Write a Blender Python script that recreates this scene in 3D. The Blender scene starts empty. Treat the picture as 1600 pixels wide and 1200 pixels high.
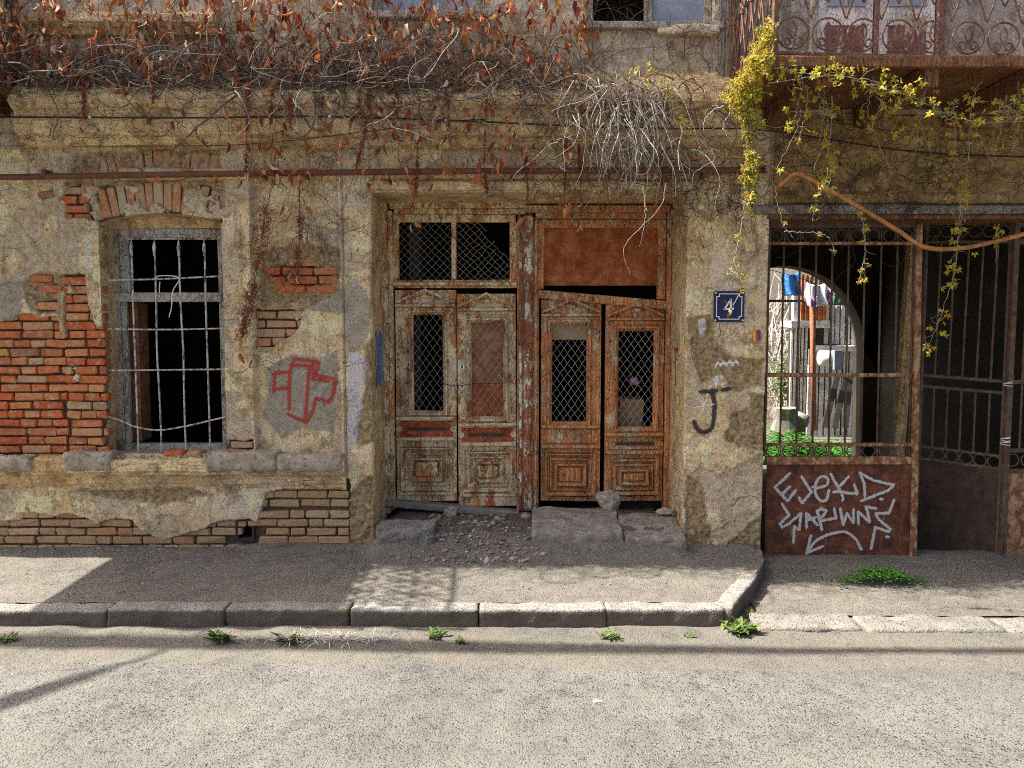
import bpy, math, random
import numpy as np
from mathutils import Vector, Matrix
random.seed(7); RNG = np.random.default_rng(7)
R = math.radians
S = bpy.context.scene
COL = S.collection

# ------------------------------------------------------------------ camera
PITCH = R(4.05); F = 1200.0; CAM = np.array([0.0, -6.0, 1.72])
cam_d = bpy.data.cameras.new('camera'); cam_d.sensor_width = 36; cam_d.lens = 27; cam_d.clip_end = 600
cam = bpy.data.objects.new('camera', cam_d); COL.objects.link(cam)
cam.location = CAM; cam.rotation_euler = (R(90)-PITCH, 0, 0); S.camera = cam
# ------------------------------------------------------------------ sky and sun
LIGHT = Vector((0.737, -0.056, -1.0)).normalized()
W = bpy.data.worlds.new('World'); S.world = W; W.use_nodes = True
nt = W.node_tree; bg = nt.nodes['Background']
sky = nt.nodes.new('ShaderNodeTexSky'); sky.sky_type = 'NISHITA'; sky.sun_disc = False
sky.sun_elevation = math.asin(-LIGHT.z); sky.sun_rotation = math.atan2(-LIGHT.x, -LIGHT.y)
sky.dust_density = 5.0; sky.ozone_density = 0.6; sky.air_density = 0.5
nt.links.new(sky.outputs[0], bg.inputs[0]); bg.inputs[1].default_value = 0.14
sun_d = bpy.data.lights.new('sun', 'SUN'); sun_d.energy = 5; sun_d.angle = R(0.5); sun_d.color = (1, .96, .90)
sun = bpy.data.objects.new('sun', sun_d); COL.objects.link(sun)
sun.rotation_euler = LIGHT.to_track_quat('-Z', 'Y').to_euler(); sun.location = (-20, 2, 28)
vs = S.view_settings; vs.view_transform = 'Standard'; vs.look = 'None'; vs.exposure = 1.38; vs.gamma = 1
vs.use_curve_mapping = False
S.render.engine = 'CYCLES'; S.cycles.use_denoising = False; S.cycles.filter_width = 1.0
S.cycles.max_bounces = 8; S.cycles.diffuse_bounces = 5

# ------------------------------------------------------------------ helpers
def at(px, py, y=0.0):                      # photo position -> point on the plane Y = y
    c, s = math.cos(PITCH), math.sin(PITCH)
    a, b = (px-800)/F, -(py-600)/F
    d = np.array([a, c + b*s, -s + b*c]); t = (y-CAM[1])/d[1]
    return CAM + d*t
def onz(px, py, z=0.0):                     # photo position -> point on the plane Z = z
    c, s = math.cos(PITCH), math.sin(PITCH)
    a, b = (px-800)/F, -(py-600)/F
    d = np.array([a, c + b*s, -s + b*c]); t = (z-CAM[2])/d[2]
    return CAM + d*t
def X(px, y=0.0, py=560): return float(at(px, py, y)[0])
def Z(py, y=0.0): return float(at(800, py, y)[2])
def smooth(a, b, v):
    t = np.clip((np.asarray(v, float)-a)/(b-a), 0, 1); return t*t*(3-2*t)
def _h(ix, iy, s):
    n = (ix.astype(np.int64)*374761393 + iy.astype(np.int64)*668265263 + s*974634541) & 0xffffffff
    n = ((n ^ (n >> 13))*1274126177) & 0xffffffff
    return ((n ^ (n >> 16)) & 0xffff)/65535.0
def vnoise(x, y, s=0):
    x = np.asarray(x, float); y = np.asarray(y, float)
    ix = np.floor(x); iy = np.floor(y); fx = x-ix; fy = y-iy
    fx = fx*fx*(3-2*fx); fy = fy*fy*(3-2*fy)
    a = _h(ix, iy, s); b = _h(ix+1, iy, s); c = _h(ix, iy+1, s); d = _h(ix+1, iy+1, s)
    return (a+(b-a)*fx) + ((c+(d-c)*fx)-(a+(b-a)*fx))*fy
def fbm(x, y, f=1.0, o=4, s=0):
    v = 0; a = .5
    for k in range(o):
        v = v + a*(vnoise(np.asarray(x)*f, np.asarray(y)*f, s+k*17)-.5)*2; f *= 2.03; a *= .5
    return v
def sdf(poly, x, z):                        # signed distance to a polygon, inside negative
    p = np.array(poly, float); x = np.asarray(x, float); z = np.asarray(z, float)
    d = np.full(x.shape, 1e9); ins = np.zeros(x.shape, bool)
    for i in range(len(p)):
        a, b = p[i-1], p[i]; e = b-a
        t = np.clip(((x-a[0])*e[0]+(z-a[1])*e[1])/max(e@e, 1e-12), 0, 1)
        d = np.minimum(d, np.hypot(x-a[0]-t*e[0], z-a[1]-t*e[1]))
        if a[1] != b[1]:
            ins ^= ((a[1] > z) != (b[1] > z)) & (x < e[0]*(z-a[1])/(b[1]-a[1]) + a[0])
    return np.where(ins, -d, d)

def mesh(name, v, f, mat, parent=None, shade=False, attrs=None):
    me = bpy.data.meshes.new(name); v = np.asarray(v, np.float32)
    if isinstance(f, np.ndarray):
        n, k = f.shape
        me.vertices.add(len(v)); me.vertices.foreach_set('co', v.ravel())
        me.loops.add(n*k); me.loops.foreach_set('vertex_index', f.astype(np.int32).ravel())
        me.polygons.add(n); me.polygons.foreach_set('loop_start', np.arange(0, n*k, k, dtype=np.int32))
        me.update(calc_edges=True)
    else:
        me.from_pydata(v.tolist(), [], f); me.update()
    if shade: me.polygons.foreach_set('use_smooth', [True]*len(me.polygons))
    for k, a in (attrs or {}).items():
        at_ = me.attributes.new(k, 'FLOAT', 'POINT'); at_.data.foreach_set('value', np.asarray(a, np.float32))
    me.materials.append(mat)
    return link(name, me, parent)
def link(name, me, parent=None):
    o = bpy.data.objects.new(name, me); COL.objects.link(o)
    if parent: o.parent = parent
    return o
def empty(name, parent=None, loc=(0, 0, 0)):
    o = bpy.data.objects.new(name, None); COL.objects.link(o); o.location = loc; o.empty_display_size = .1
    if parent: o.parent = parent
    return o
def tag(o, label=None, cat=None, group=None, kind=None):
    for k, a in (('label', label), ('category', cat), ('group', group), ('kind', kind)):
        if a: o[k] = a
    return o
# chamfered box: 24 vertices, 44 triangles
_CV = []; _CI = {}
for sx in (-1, 1):
    for sy in (-1, 1):
        for sz in (-1, 1):
            for a in range(3): _CI[(sx, sy, sz, a)] = len(_CV); _CV.append((sx, sy, sz, a))
_CF = []
def _ori(idx):
    p = [np.array([_CV[i][0]*(1 if _CV[i][3] == 0 else .8), _CV[i][1]*(1 if _CV[i][3] == 1 else .8), _CV[i][2]*(1 if _CV[i][3] == 2 else .8)]) for i in idx]
    n = np.cross(p[1]-p[0], p[2]-p[0]); return idx if n @ sum(p) > 0 else idx[::-1]
for a in range(3):
    b, c = [(1, 2), (0, 2), (0, 1)][a]
    for s in (-1, 1):
        q = []
        for (tb, tc) in ((-1, -1), (1, -1), (1, 1), (-1, 1)):
            k = [0, 0, 0]; k[a] = s; k[b] = tb; k[c] = tc; q.append(_CI[(*k, a)])
        _CF.append(_ori(q))
    for tb in (-1, 1):
        for tc in (-1, 1):
            k1 = [0, 0, 0]; k1[b] = tb; k1[c] = tc; q = []
            for s, ax in ((-1, b), (1, b), (1, c), (-1, c)): k1[a] = s; q.append(_CI[(*k1, ax)])
            _CF.append(_ori(q))
for sx in (-1, 1):
    for sy in (-1, 1):
        for sz in (-1, 1): _CF.append(_ori([_CI[(sx, sy, sz, a)] for a in range(3)]))
_CVA = np.array(_CV)
def cbox(x0, x1, y0, y1, z0, z1, c=.004, jit=0.0):
    ctr = np.array([(x0+x1)/2, (y0+y1)/2, (z0+z1)/2]); e = np.array([abs(x1-x0), abs(y1-y0), abs(z1-z0)])/2
    c = min(c, e.min()*.45)
    v = ctr + _CVA[:, :3]*(e - c*(1-np.eye(3)[_CVA[:, 3]]))
    if jit: v = v + RNG.normal(0, jit, v.shape)
    return v, [list(f) for f in _CF]
class MB:
    def __init__(s): s.v = []; s.f = []; s.n = 0
    def add(s, vf):
        v, f = vf; v = np.asarray(v, float); s.v.append(v)
        n = s.n; s.f.extend([[i+n for i in q] for q in (f.tolist() if isinstance(f, np.ndarray) else f)]); s.n += len(v); return s
    def build(s, name, mat, parent=None, shade=False, edge=False):
        return mesh(name, np.concatenate(s.v), s.f, mat, parent, shade, dict(edge=np.tile([1, .33, .33, 1], s.n//4)) if edge else None)
def box(name, x0, x1, y0, y1, z0, z1, mat, parent=None, c=.004, jit=0.0):
    v, f = cbox(x0, x1, y0, y1, z0, z1, c, jit); return mesh(name, v, f, mat, parent)
def rot(vf, ang, axis='Y', about=None):
    v, f = vf; p = np.asarray(about if about is not None else v.mean(0))
    m = np.array(Matrix.Rotation(ang, 3, axis)); return (v-p) @ m.T + p, f
def tube(pts, r, sides=5, cap=True):
    p = np.asarray(pts, float); n = len(p); r = np.broadcast_to(np.asarray(r, float), (n,))
    t = np.gradient(p, axis=0); t /= np.linalg.norm(t, axis=1)[:, None]+1e-9
    ref = np.where(np.abs(t[:, 1:2]) < .9, np.array([[0, 1., 0]]), np.array([[1., 0, 0]]))
    u = np.cross(t, ref); u /= np.linalg.norm(u, axis=1)[:, None]+1e-9; w = np.cross(t, u)
    a = np.arange(sides)*2*math.pi/sides
    v = (p[:, None, :] + r[:, None, None]*(np.cos(a)[None, :, None]*u[:, None, :] + np.sin(a)[None, :, None]*w[:, None, :])).reshape(-1, 3)
    i = np.arange(n-1)[:, None]*sides; j = np.arange(sides)[None, :]; k = (j+1) % sides
    f = np.stack([i+j, i+k, i+sides+k, i+sides+j], -1).reshape(-1, 4)[:, ::-1].tolist()
    if cap and sides > 2: f += [list(range(sides)), list(range((n-1)*sides, n*sides))[::-1]]
    return v, f
def bar(p0, p1, r, sides=6): return tube([p0, p1], r, sides)
def spline(pts, n=24):                      # Catmull-Rom through points
    p = np.asarray(pts, float); p = np.vstack([2*p[0]-p[1], p, 2*p[-1]-p[-2]]); out = []
    m = len(p)-3
    for u in np.linspace(0, m-1e-6, n):
        i = int(u); t = u-i; a, b, c, d = p[i:i+4]
        out.append(.5*((2*b)+(c-a)*t+(2*a-5*b+4*c-d)*t*t+(3*b-a-3*c+d)*t**3))
    return np.array(out)
def lump(size, seed, sub=3, rough=.25, flat=.0):   # a broken stone
    import bmesh
    bm = bmesh.new(); bmesh.ops.create_icosphere(bm, subdivisions=sub, radius=1)
    v = np.array([q.co[:] for q in bm.verts]); f = [[q.index for q in p.verts] for p in bm.faces]; bm.free()
    rg = np.random.default_rng(seed)
    for k in range(9):                      # cut facets
        n = rg.normal(size=3); n /= np.linalg.norm(n); d = rg.uniform(.55, .85)
        e = v @ n - d; v = v - np.clip(e, 0, None)[:, None]*n*.9
    s = 1 + rough*(fbm(v[:, 0]*2+seed, v[:, 1]*2+v[:, 2]*1.7, 1.3, 4, seed))
    return v*s[:, None]*np.asarray(size), f
def block(x0, x1, y0, y1, z0, z1, seed, n=(14, 6, 5), rough=.012, rnd=.03):  # a worn cut block
    vs_, fs = [], []; nx, ny, nz = n; idx = {}
    def vid(i, j, k):
        if (i, j, k) not in idx: idx[(i, j, k)] = len(vs_); vs_.append((i/nx, j/ny, k/nz))
        return idx[(i, j, k)]
    for i in range(nx):
        for j in range(ny):
            fs.append([vid(i, j, nz), vid(i+1, j, nz), vid(i+1, j+1, nz), vid(i, j+1, nz)])
            fs.append([vid(i, j, 0), vid(i, j+1, 0), vid(i+1, j+1, 0), vid(i+1, j, 0)])
        for k in range(nz):
            fs.append([vid(i, 0, k), vid(i+1, 0, k), vid(i+1, 0, k+1), vid(i, 0, k+1)])
            fs.append([vid(i, ny, k), vid(i, ny, k+1), vid(i+1, ny, k+1), vid(i+1, ny, k)])
    for j in range(ny):
        for k in range(nz):
            fs.append([vid(0, j, k), vid(0, j, k+1), vid(0, j+1, k+1), vid(0, j+1, k)])
            fs.append([vid(nx, j, k), vid(nx, j+1, k), vid(nx, j+1, k+1), vid(nx, j, k+1)])
    u = np.array(vs_); lo = np.array([x0, y0, z0]); hi = np.array([x1, y1, z1]); p = lo+u*(hi-lo)
    ctr = (lo+hi)/2; e = (hi-lo)/2; q = p-ctr; inn = np.clip(q, -(e-rnd), e-rnd); d = q-inn
    L = np.linalg.norm(d, axis=1)[:, None]; q = inn + np.where(L > 1e-6, d/np.maximum(L, 1e-6)*np.minimum(L, rnd), 0)
    nn = q/np.maximum(e, 1e-6); nn /= np.linalg.norm(nn, axis=1)[:, None]+1e-9
    q = q + nn*(rough*(fbm(p[:, 0]*9+seed*3.1, p[:, 1]*9+p[:, 2]*11, 1, 4, seed)))[:, None]
    return q+ctr, fs
def ribbon(pts, w, yf, n=None):             # flat paint stroke on a wall, pts in (x,z), yf(x,z) gives the surface
    p = np.asarray(pts, float)
    if len(p) > 2: p = spline(p, n or len(p)*7)
    elif len(p) == 2: p = np.linspace(p[0], p[1], n or 8)
    t = np.gradient(p, axis=0); t /= np.linalg.norm(t, axis=1)[:, None]+1e-9; q = np.stack([-t[:, 1], t[:, 0]], 1)
    p = np.vstack([p[0]-t[0]*w*.4, p, p[-1]+t[-1]*w*.4]); q = np.vstack([q[0], q, q[-1]])
    ww = w/2*(1+.18*fbm(p[:, 0]*30, p[:, 1]*30, 1, 3, 5)); ww[0] *= .5; ww[-1] *= .5
    rows = [p + q*(ww*k)[:, None] for k in (-1, -.33, .33, 1)]
    v = np.stack(rows, 1).reshape(-1, 2); v3 = np.stack([v[:, 0], yf(v[:, 0], v[:, 1]), v[:, 1]], 1)
    f = []
    for i in range(len(p)-1):
        for k in range(3): f.append([i*4+k, i*4+k+1, i*4+5+k, i*4+4+k])
    return v3, f

# ------------------------------------------------------------------ materials
class NT:
    def __init__(s, name):
        s.m = bpy.data.materials.new(name); s.m.use_nodes = True; s.t = s.m.node_tree
        s.b = s.t.nodes['Principled BSDF']; s.b.inputs['Specular IOR Level'].default_value = .25
        s.pos = s.n('ShaderNodeNewGeometry').outputs['Position']
    def n(s, ty, **kw):
        o = s.t.nodes.new(ty)
        for k, a in kw.items(): setattr(o, k, a)
        return o
    def l(s, a, b):
        if isinstance(a, (int, float)): b.default_value = a
        elif isinstance(a, tuple): b.default_value = (*a, 1) if len(a) == 3 and b.type == 'RGBA' else a
        else: s.t.links.new(a, b)
    def scaled(s, sc, vec=None):
        o = s.n('ShaderNodeVectorMath', operation='MULTIPLY'); s.l(vec or s.pos, o.inputs[0]); o.inputs[1].default_value = sc; return o.outputs[0]
    def noise(s, scale, detail=5, rough=.6, vec=None, dist=0):
        o = s.n('ShaderNodeTexNoise'); s.l(vec or s.pos, o.inputs['Vector']); o.inputs['Scale'].default_value = scale
        o.inputs['Detail'].default_value = detail; o.inputs['Roughness'].default_value = rough; o.inputs['Distortion'].default_value = dist
        return o.outputs['Fac']
    def vor(s, scale, feat='F1', vec=None, rnd=1, out='Distance'):
        o = s.n('ShaderNodeTexVoronoi', feature=feat); s.l(vec or s.pos, o.inputs['Vector']); o.inputs['Scale'].default_value = scale
        o.inputs['Randomness'].default_value = rnd; return o.outputs[out]
    def ramp(s, fac, stops):
        o = s.n('ShaderNodeValToRGB'); s.l(fac, o.inputs[0]); e = o.color_ramp.elements
        while len(e) < len(stops): e.new(.5)
        for q, (p, c) in zip(e, stops):
            q.position = p; q.color = (c, c, c, 1) if isinstance(c, (int, float)) else (*c, 1)
        return o.outputs[0]
    def mix(s, fac, a, b, mode='MIX'):
        o = s.n('ShaderNodeMix', data_type='RGBA', blend_type=mode); s.l(fac, o.inputs[0]); s.l(a, o.inputs[6]); s.l(b, o.inputs[7]); return o.outputs[2]
    def math(s, op, a, b=0.0, clamp=False):
        o = s.n('ShaderNodeMath', operation=op, use_clamp=clamp); s.l(a, o.inputs[0]); s.l(b, o.inputs[1]); return o.outputs[0]
    def step(s, v, a, b):                    # 0 below a, 1 above b
        o = s.n('ShaderNodeMapRange'); s.l(v, o.inputs[0]); o.inputs[1].default_value = a; o.inputs[2].default_value = b; return o.outputs[0]
    def attr(s, name): return s.n('ShaderNodeAttribute', attribute_name=name).outputs['Fac']
    def rand(s):
        a = s.n('ShaderNodeObjectInfo').outputs['Random']; b = s.n('ShaderNodeNewGeometry').outputs['Random Per Island']
        return s.math('FRACT', s.math('ADD', a, b))
    def warp(s, amt, scale):
        o = s.n('ShaderNodeTexNoise'); s.l(s.pos, o.inputs['Vector']); o.inputs['Scale'].default_value = scale; o.inputs['Detail'].default_value = 4
        a = s.n('ShaderNodeVectorMath', operation='MULTIPLY_ADD'); s.l(o.outputs['Color'], a.inputs[0]); a.inputs[1].default_value = (amt,)*3; s.l(s.pos, a.inputs[2])
        return a.outputs[0]
    def done(s, col, rough=.9, bump=None, strength=.5, dist=.004, metal=0.0):
        s.l(col, s.b.inputs['Base Color']); s.l(rough, s.b.inputs['Roughness']); s.l(metal, s.b.inputs['Metallic'])
        if bump is not None:
            o = s.n('ShaderNodeBump'); s.l(bump, o.inputs['Height']); o.inputs['Strength'].default_value = strength; o.inputs['Distance'].default_value = dist
            s.t.links.new(o.outputs[0], s.b.inputs['Normal'])
        return s.m
def m_plaster(name, c1, c2, c3, stain=(.13, .08, .032), flecks=.45, crack=.75, attrs=False):
    k = NT(name)
    big = k.noise(1.3, 6, .65); mid = k.noise(7, 8, .7); fine = k.noise(70, 6, .7); grit = k.noise(260, 3, .6)
    col = k.ramp(big, [(.34, c1), (.5, c2), (.64, c3)])
    col = k.mix(k.ramp(mid, [(.36, 1.0), (.52, .0)]), col, k.mix(.68, col, stain))
    col = k.mix(k.ramp(k.noise(3.1, 7, .7), [(.54, 0), (.62, .5)]), col, tuple(min(1, q*1.25) for q in c3))
    pe = k.noise(4.3, 8, .68, k.warp(.05, 12)); col = k.mix(k.ramp(pe, [(.535, 0), (.548, .9)]), col, tuple(min(.82, q*1.28) for q in c2))
    rim = k.math('MULTIPLY', k.ramp(k.math('ABSOLUTE', k.math('SUBTRACT', pe, .537)), [(0, .85), (.006, 0)]), k.ramp(k.noise(2.4, 4), [(.42, 0), (.52, 1)])); col = k.mix(rim, col, (.05, .034, .018))  # rim of the peeled coat: crack dirt plus a painted edge shadow
    st = k.noise(2.2, 6, .7, k.scaled((5, 5, .5))); col = k.mix(k.ramp(st, [(.53, 0), (.68, .6)]), col, stain)
    col = k.mix(k.ramp(k.noise(23, 6, .75), [(.58, 0), (.72, flecks)]), col, (.58, .52, .40))
    z = k.n('ShaderNodeSeparateXYZ'); k.l(k.pos, z.inputs[0])
    h = mid
    if attrs:
        fl_ = k.attr('flake'); col = k.mix(k.math('MULTIPLY', fl_, .75), col, k.ramp(k.noise(19, 6, .7), [(.35, (.36, .26, .14)), (.62, (.62, .51, .36))]))
        ma, ce, wh, ro = k.attr('mortar'), k.attr('cement'), k.attr('white'), k.attr('rough')
        col = k.mix(ce, col, k.ramp(k.noise(14, 5), [(.35, (.31, .26, .18)), (.65, (.44, .38, .28))]))
        col = k.mix(ro, col, k.ramp(k.noise(28, 6, .7), [(.32, (.12, .075, .03)), (.5, (.36, .25, .12)), (.7, (.52, .42, .27))]))
        col = k.mix(k.math('MULTIPLY', wh, k.ramp(k.noise(18, 6, .7), [(.36, .25), (.5, .9)])), col, (.60, .58, .58))
        col = k.mix(ma, col, k.ramp(k.noise(30, 5, .7), [(.35, (.06, .04, .025)), (.6, (.17, .12, .075))]))
    col = k.mix(k.ramp(fine, [(.34, .7), (.52, 0)]), col, (.06, .042, .022))
    col = k.mix(k.ramp(grit, [(.6, 0), (.75, .5)]), col, (.55, .50, .40))
    d = k.vor(2.6, 'DISTANCE_TO_EDGE', k.warp(.30, 3.0)); cm = k.math('MULTIPLY', k.ramp(d, [(0, 1), (.008, 0)]), k.ramp(k.noise(1.7, 4), [(.53, 0), (.58, crack)]))
    col = k.mix(cm, col, (.035, .026, .018))
    hh = k.math('ADD', k.math('MULTIPLY', mid, .9), k.math('ADD', k.math('MULTIPLY', fine, .5), k.math('MULTIPLY', grit, .12)))
    hh = k.math('SUBTRACT', hh, k.math('MULTIPLY', cm, .5))
    return k.done(col, .95, hh, 1.0, .018)
def m_brick(name, stops, dust, amt):
    k = NT(name); col = k.ramp(k.rand(), stops)
    n = k.noise(40, 6, .7); f = k.noise(160, 4, .7)
    col = k.mix(k.ramp(n, [(.3, .65), (.5, 0)]), col, (.09, .035, .02))
    col = k.mix(k.ramp(k.noise(17, 6, .75), [(.5, 0), (.66, amt)]), col, dust)
    col = k.mix(k.ramp(f, [(.62, 0), (.75, .35)]), col, (.6, .42, .3))
    return k.done(col, .92, k.math('ADD', n, k.math('MULTIPLY', f, .5)), .8, .008)
def m_wood(name, paint, wood, deep, cover, red=None, redamt=0.0, scale=1.0):
    k = NT(name)
    w = k.warp(.02, 25); v = k.scaled((1, 1, .35), w)
    g = k.noise(90, 5, .65, k.scaled((1, 1, .06), w))                         # grain
    wd = k.ramp(g, [(.3, deep), (.5, wood), (.72, tuple(min(1, c*1.7) for c in wood))])
    p = k.noise(16*scale, 9, .78, v); p2 = k.noise(3.5, 4, .6)
    cov = k.math('ADD', p, k.math('MULTIPLY', k.math('SUBTRACT', p2, .5), .55)); pm = k.step(cov, cover, cover+.035)
    pc = k.mix(k.ramp(k.noise(45, 5), [(.35, .6), (.6, 0)]), paint, tuple(c*.55 for c in paint))
    if red: pc = k.mix(k.ramp(k.noise(5, 5, .7, k.scaled((1, 1, .5))), [(.5+.12*(1-redamt), 0), (.56+.12*(1-redamt), .9)]), pc, red)
    col = k.mix(pm, wd, pc)
    col = k.mix(k.ramp(k.noise(4.5, 6, .7, k.scaled((1, 1, .6))), [(.38, .45), (.52, 0)]), col, deep)
    col = k.mix(k.ramp(k.noise(130, 3, .6, k.scaled((1, 1, .15), w)), [(.58, 0), (.7, .35)]), col, (.60, .46, .30))
    cr = k.vor(38*scale, 'DISTANCE_TO_EDGE', k.scaled((1, 1, .55), w)); cm = k.ramp(cr, [(0, .95), (.055, 0)])
    cm = k.math('MULTIPLY', cm, k.ramp(k.noise(9, 4), [(.4, 0), (.52, 1)]))
    col = k.mix(cm, col, tuple(c*.25 for c in deep))
    col = k.mix(k.ramp(k.noise(60, 6, .8), [(.3, .8), (.45, 0)]), col, (.035, .02, .01))
    h = k.math('SUBTRACT', k.math('ADD', k.math('MULTIPLY', pm, .6), k.math('MULTIPLY', g, .5)), k.math('MULTIPLY', cm, .6))
    return k.done(col, .75, h, .9, .005)
def m_rust(name, a, b, c, paint=None, pam=.5, scale=1.0, rough=.8):
    k = NT(name); n = k.noise(9*scale, 9, .72); f = k.noise(80*scale, 5, .7)
    col = k.ramp(n, [(.33, a), (.5, b), (.66, c)])
    col = k.mix(k.ramp(f, [(.32, .8), (.5, 0)]), col, tuple(q*.35 for q in a))
    col = k.mix(k.ramp(k.noise(3, 5, .7, k.scaled((4, 4, .6))), [(.52, 0), (.7, .5)]), col, tuple(q*.5 for q in a))
    if paint: col = k.mix(k.math('MULTIPLY', k.step(k.noise(14*scale, 8, .72, k.scaled((1, 1, .6))), pam, pam+.10), .8), col, paint)
    return k.done(col, rough, k.math('ADD', n, k.math('MULTIPLY', f, .4)), .6, .004)
def m_ground(name, base, dark, light, spk, ag, dustc=None, dustamt=0.0, bump=.7):
    k = NT(name); big = k.noise(1.1, 6, .65); mid = k.noise(9, 7, .7)
    col = k.ramp(big, [(.35, tuple(c*.82 for c in base)), (.65, tuple(min(1, c*1.12) for c in base))])
    col = k.mix(k.ramp(mid, [(.35, .4), (.55, 0)]), col, dark)
    c = k.vor(ag, 'F1', None, 1, 'Color'); s = k.n('ShaderNodeSeparateColor'); k.l(c, s.inputs[0])
    r = s.outputs[0]; d = k.vor(ag, 'F1'); chip = k.ramp(d, [(.30, 1), (.50, 0)])
    col = k.mix(k.math('MULTIPLY', chip, k.step(r, 1-spk, 1-spk+.05)), col, dark)
    col = k.mix(k.math('MULTIPLY', chip, k.math('MULTIPLY', k.step(s.outputs[1], .6, .68), .6)), col, light)
    if dustc: col = k.mix(k.ramp(k.noise(2.3, 7, .7), [(.45, 0), (.62, dustamt)]), col, dustc)
    d2 = k.vor(.7, 'DISTANCE_TO_EDGE', k.warp(.6, 1.6)); ck = k.math('MULTIPLY', k.ramp(d2, [(0, .3), (.006, 0)]), k.ramp(k.noise(.9, 3), [(.5, 0), (.55, 1)])); col = k.mix(ck, col, tuple(q*.5 for q in dark))
    col = k.mix(k.ramp(k.noise(.55, 5, .6, k.scaled((.6, 2.2, 1))), [(.45, 0), (.65, .35)]), col, tuple(q*.72 for q in base))
    col = k.mix(k.ramp(k.noise(5.5, 3, .5), [(.70, 0), (.74, .6)]), col, dark)
    h = k.math('ADD', k.math('MULTIPLY', chip, .5), k.math('ADD', k.math('MULTIPLY', mid, .6), k.math('MULTIPLY', k.noise(120, 4), .4)))
    return k.done(col, .95, h, bump, .007)
def m_plain(name, stops, scale=20, rough=.85, bump=.4, dist=.004, dark=None):
    k = NT(name); n = k.noise(scale, 7, .7); col = k.ramp(n, stops)
    f = k.noise(scale*7, 4)
    if dark: col = k.mix(k.ramp(k.noise(scale*2.3, 7, .75), [(.34, .85), (.48, 0)]), col, dark)
    return k.done(col, rough, k.math('ADD', n, k.math('MULTIPLY', f, .4)), bump, dist)
def m_leaf(name, stops, trans=.3):
    k = NT(name); col = k.ramp(k.rand(), stops)
    col = k.mix(k.ramp(k.noise(60, 4), [(.35, .45), (.6, 0)]), col, k.mix(.6, col, (.03, .015, .005)))
    m = k.done(col, .6); t = k.n('ShaderNodeBsdfTranslucent'); k.l(col, t.inputs[0]); a = k.n('ShaderNodeMixShader'); a.inputs[0].default_value = trans
    k.l(k.b.outputs[0], a.inputs[1]); k.l(t.outputs[0], a.inputs[2]); k.l(a.outputs[0], k.t.nodes['Material Output'].inputs[0]); return m
def m_spray(name, c, lo=.40, soft=.05):
    k = NT(name); n = k.math('SUBTRACT', k.noise(120, 5, .75), k.math('MULTIPLY', k.step(k.attr('edge'), .4, 1.0), .26)); col = k.mix(k.ramp(k.noise(30, 5), [(.35, .35), (.6, 0)]), c, tuple(q*.55 for q in c))
    m = k.done(col, .7); t = k.n('ShaderNodeBsdfTransparent'); a = k.n('ShaderNodeMixShader'); k.l(k.step(n, lo-soft, lo+soft), a.inputs[0])
    k.l(t.outputs[0], a.inputs[1]); k.l(k.b.outputs[0], a.inputs[2]); k.l(a.outputs[0], k.t.nodes['Material Output'].inputs[0]); return m

M = {}
M['plaster'] = m_plaster('weathered_plaster', (.64, .43, .185), (.76, .57, .31), (.72, .59, .42), attrs=True)
M['trim'] = m_plaster('ochre_trim_plaster', (.62, .405, .17), (.70, .495, .25), (.64, .49, .30), crack=.6)
M['upper'] = m_plaster('upper_plaster', (.52, .40, .25), (.62, .52, .37), (.58, .51, .41), crack=.9)
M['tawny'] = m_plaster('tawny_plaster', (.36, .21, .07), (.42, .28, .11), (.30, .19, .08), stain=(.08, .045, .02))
M['grey'] = m_plaster('grey_roughcast', (.30, .28, .24), (.38, .36, .32), (.34, .33, .31), flecks=.5)
M['brick'] = m_brick('red_brick', [(0, (.46, .095, .028)), (.3, (.58, .15, .04)), (.55, (.42, .13, .05)), (.75, (.62, .25, .08)), (.9, (.44, .29, .15)), (1, (.28, .08, .045))], (.50, .38, .24), .7)
M['brick_dirty'] = m_brick('brown_brick', [(0, (.34, .21, .10)), (.4, (.42, .29, .15)), (.7, (.38, .20, .09)), (1, (.46, .34, .19))], (.40, .31, .19), .75)
M['brick_arch'] = m_brick('arch_brick', [(0, (.42, .26, .13)), (.35, (.48, .33, .18)), (.6, (.50, .19, .07)), (1, (.46, .36, .22))], (.50, .41, .26), .85)
M['wood_cream'] = m_wood('cream_peeling_wood', (.74, .58, .34), (.50, .22, .075), (.08, .03, .012), .435, (.42, .07, .02), .25)
M['wood_orange'] = m_wood('orange_peeling_wood', (.60, .45, .27), (.52, .22, .08), (.075, .03, .012), .53, (.42, .085, .025), .3)
M['wood_post'] = m_wood('post_peeling_wood', (.76, .68, .52), (.30, .10, .045), (.06, .025, .012), .515, (.32, .06, .025), .35, .8)
M['wood_red'] = m_wood('red_painted_wood', (.52, .085, .03), (.40, .15, .045), (.07, .028, .012), .47)
M['wood_grey'] = m_wood('grey_window_wood', (.47, .44, .36), (.30, .22, .13), (.10, .07, .045), .40)
M['plank'] = m_wood('weathered_plank', (.30, .28, .25), (.24, .20, .16), (.07, .055, .045), .52)
M['white_plank'] = m_wood('whitewashed_plank', (.80, .78, .72), (.46, .36, .24), (.16, .11, .07), .36)
M['tan_wood'] = m_wood('tan_wood', (.50, .36, .18), (.36, .22, .09), (.10, .055, .025), .50)
M['beam'] = m_wood('brown_beam', (.16, .085, .045), (.19, .08, .03), (.07, .03, .012), .55)
M['rustsheet'] = m_rust('rust_sheet', (.14, .04, .015), (.32, .085, .02), (.40, .17, .06))
M['gaterust'] = m_rust('gate_panel_rust', (.04, .02, .014), (.13, .045, .025), (.25, .085, .04), (.30, .19, .12), .60)
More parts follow.
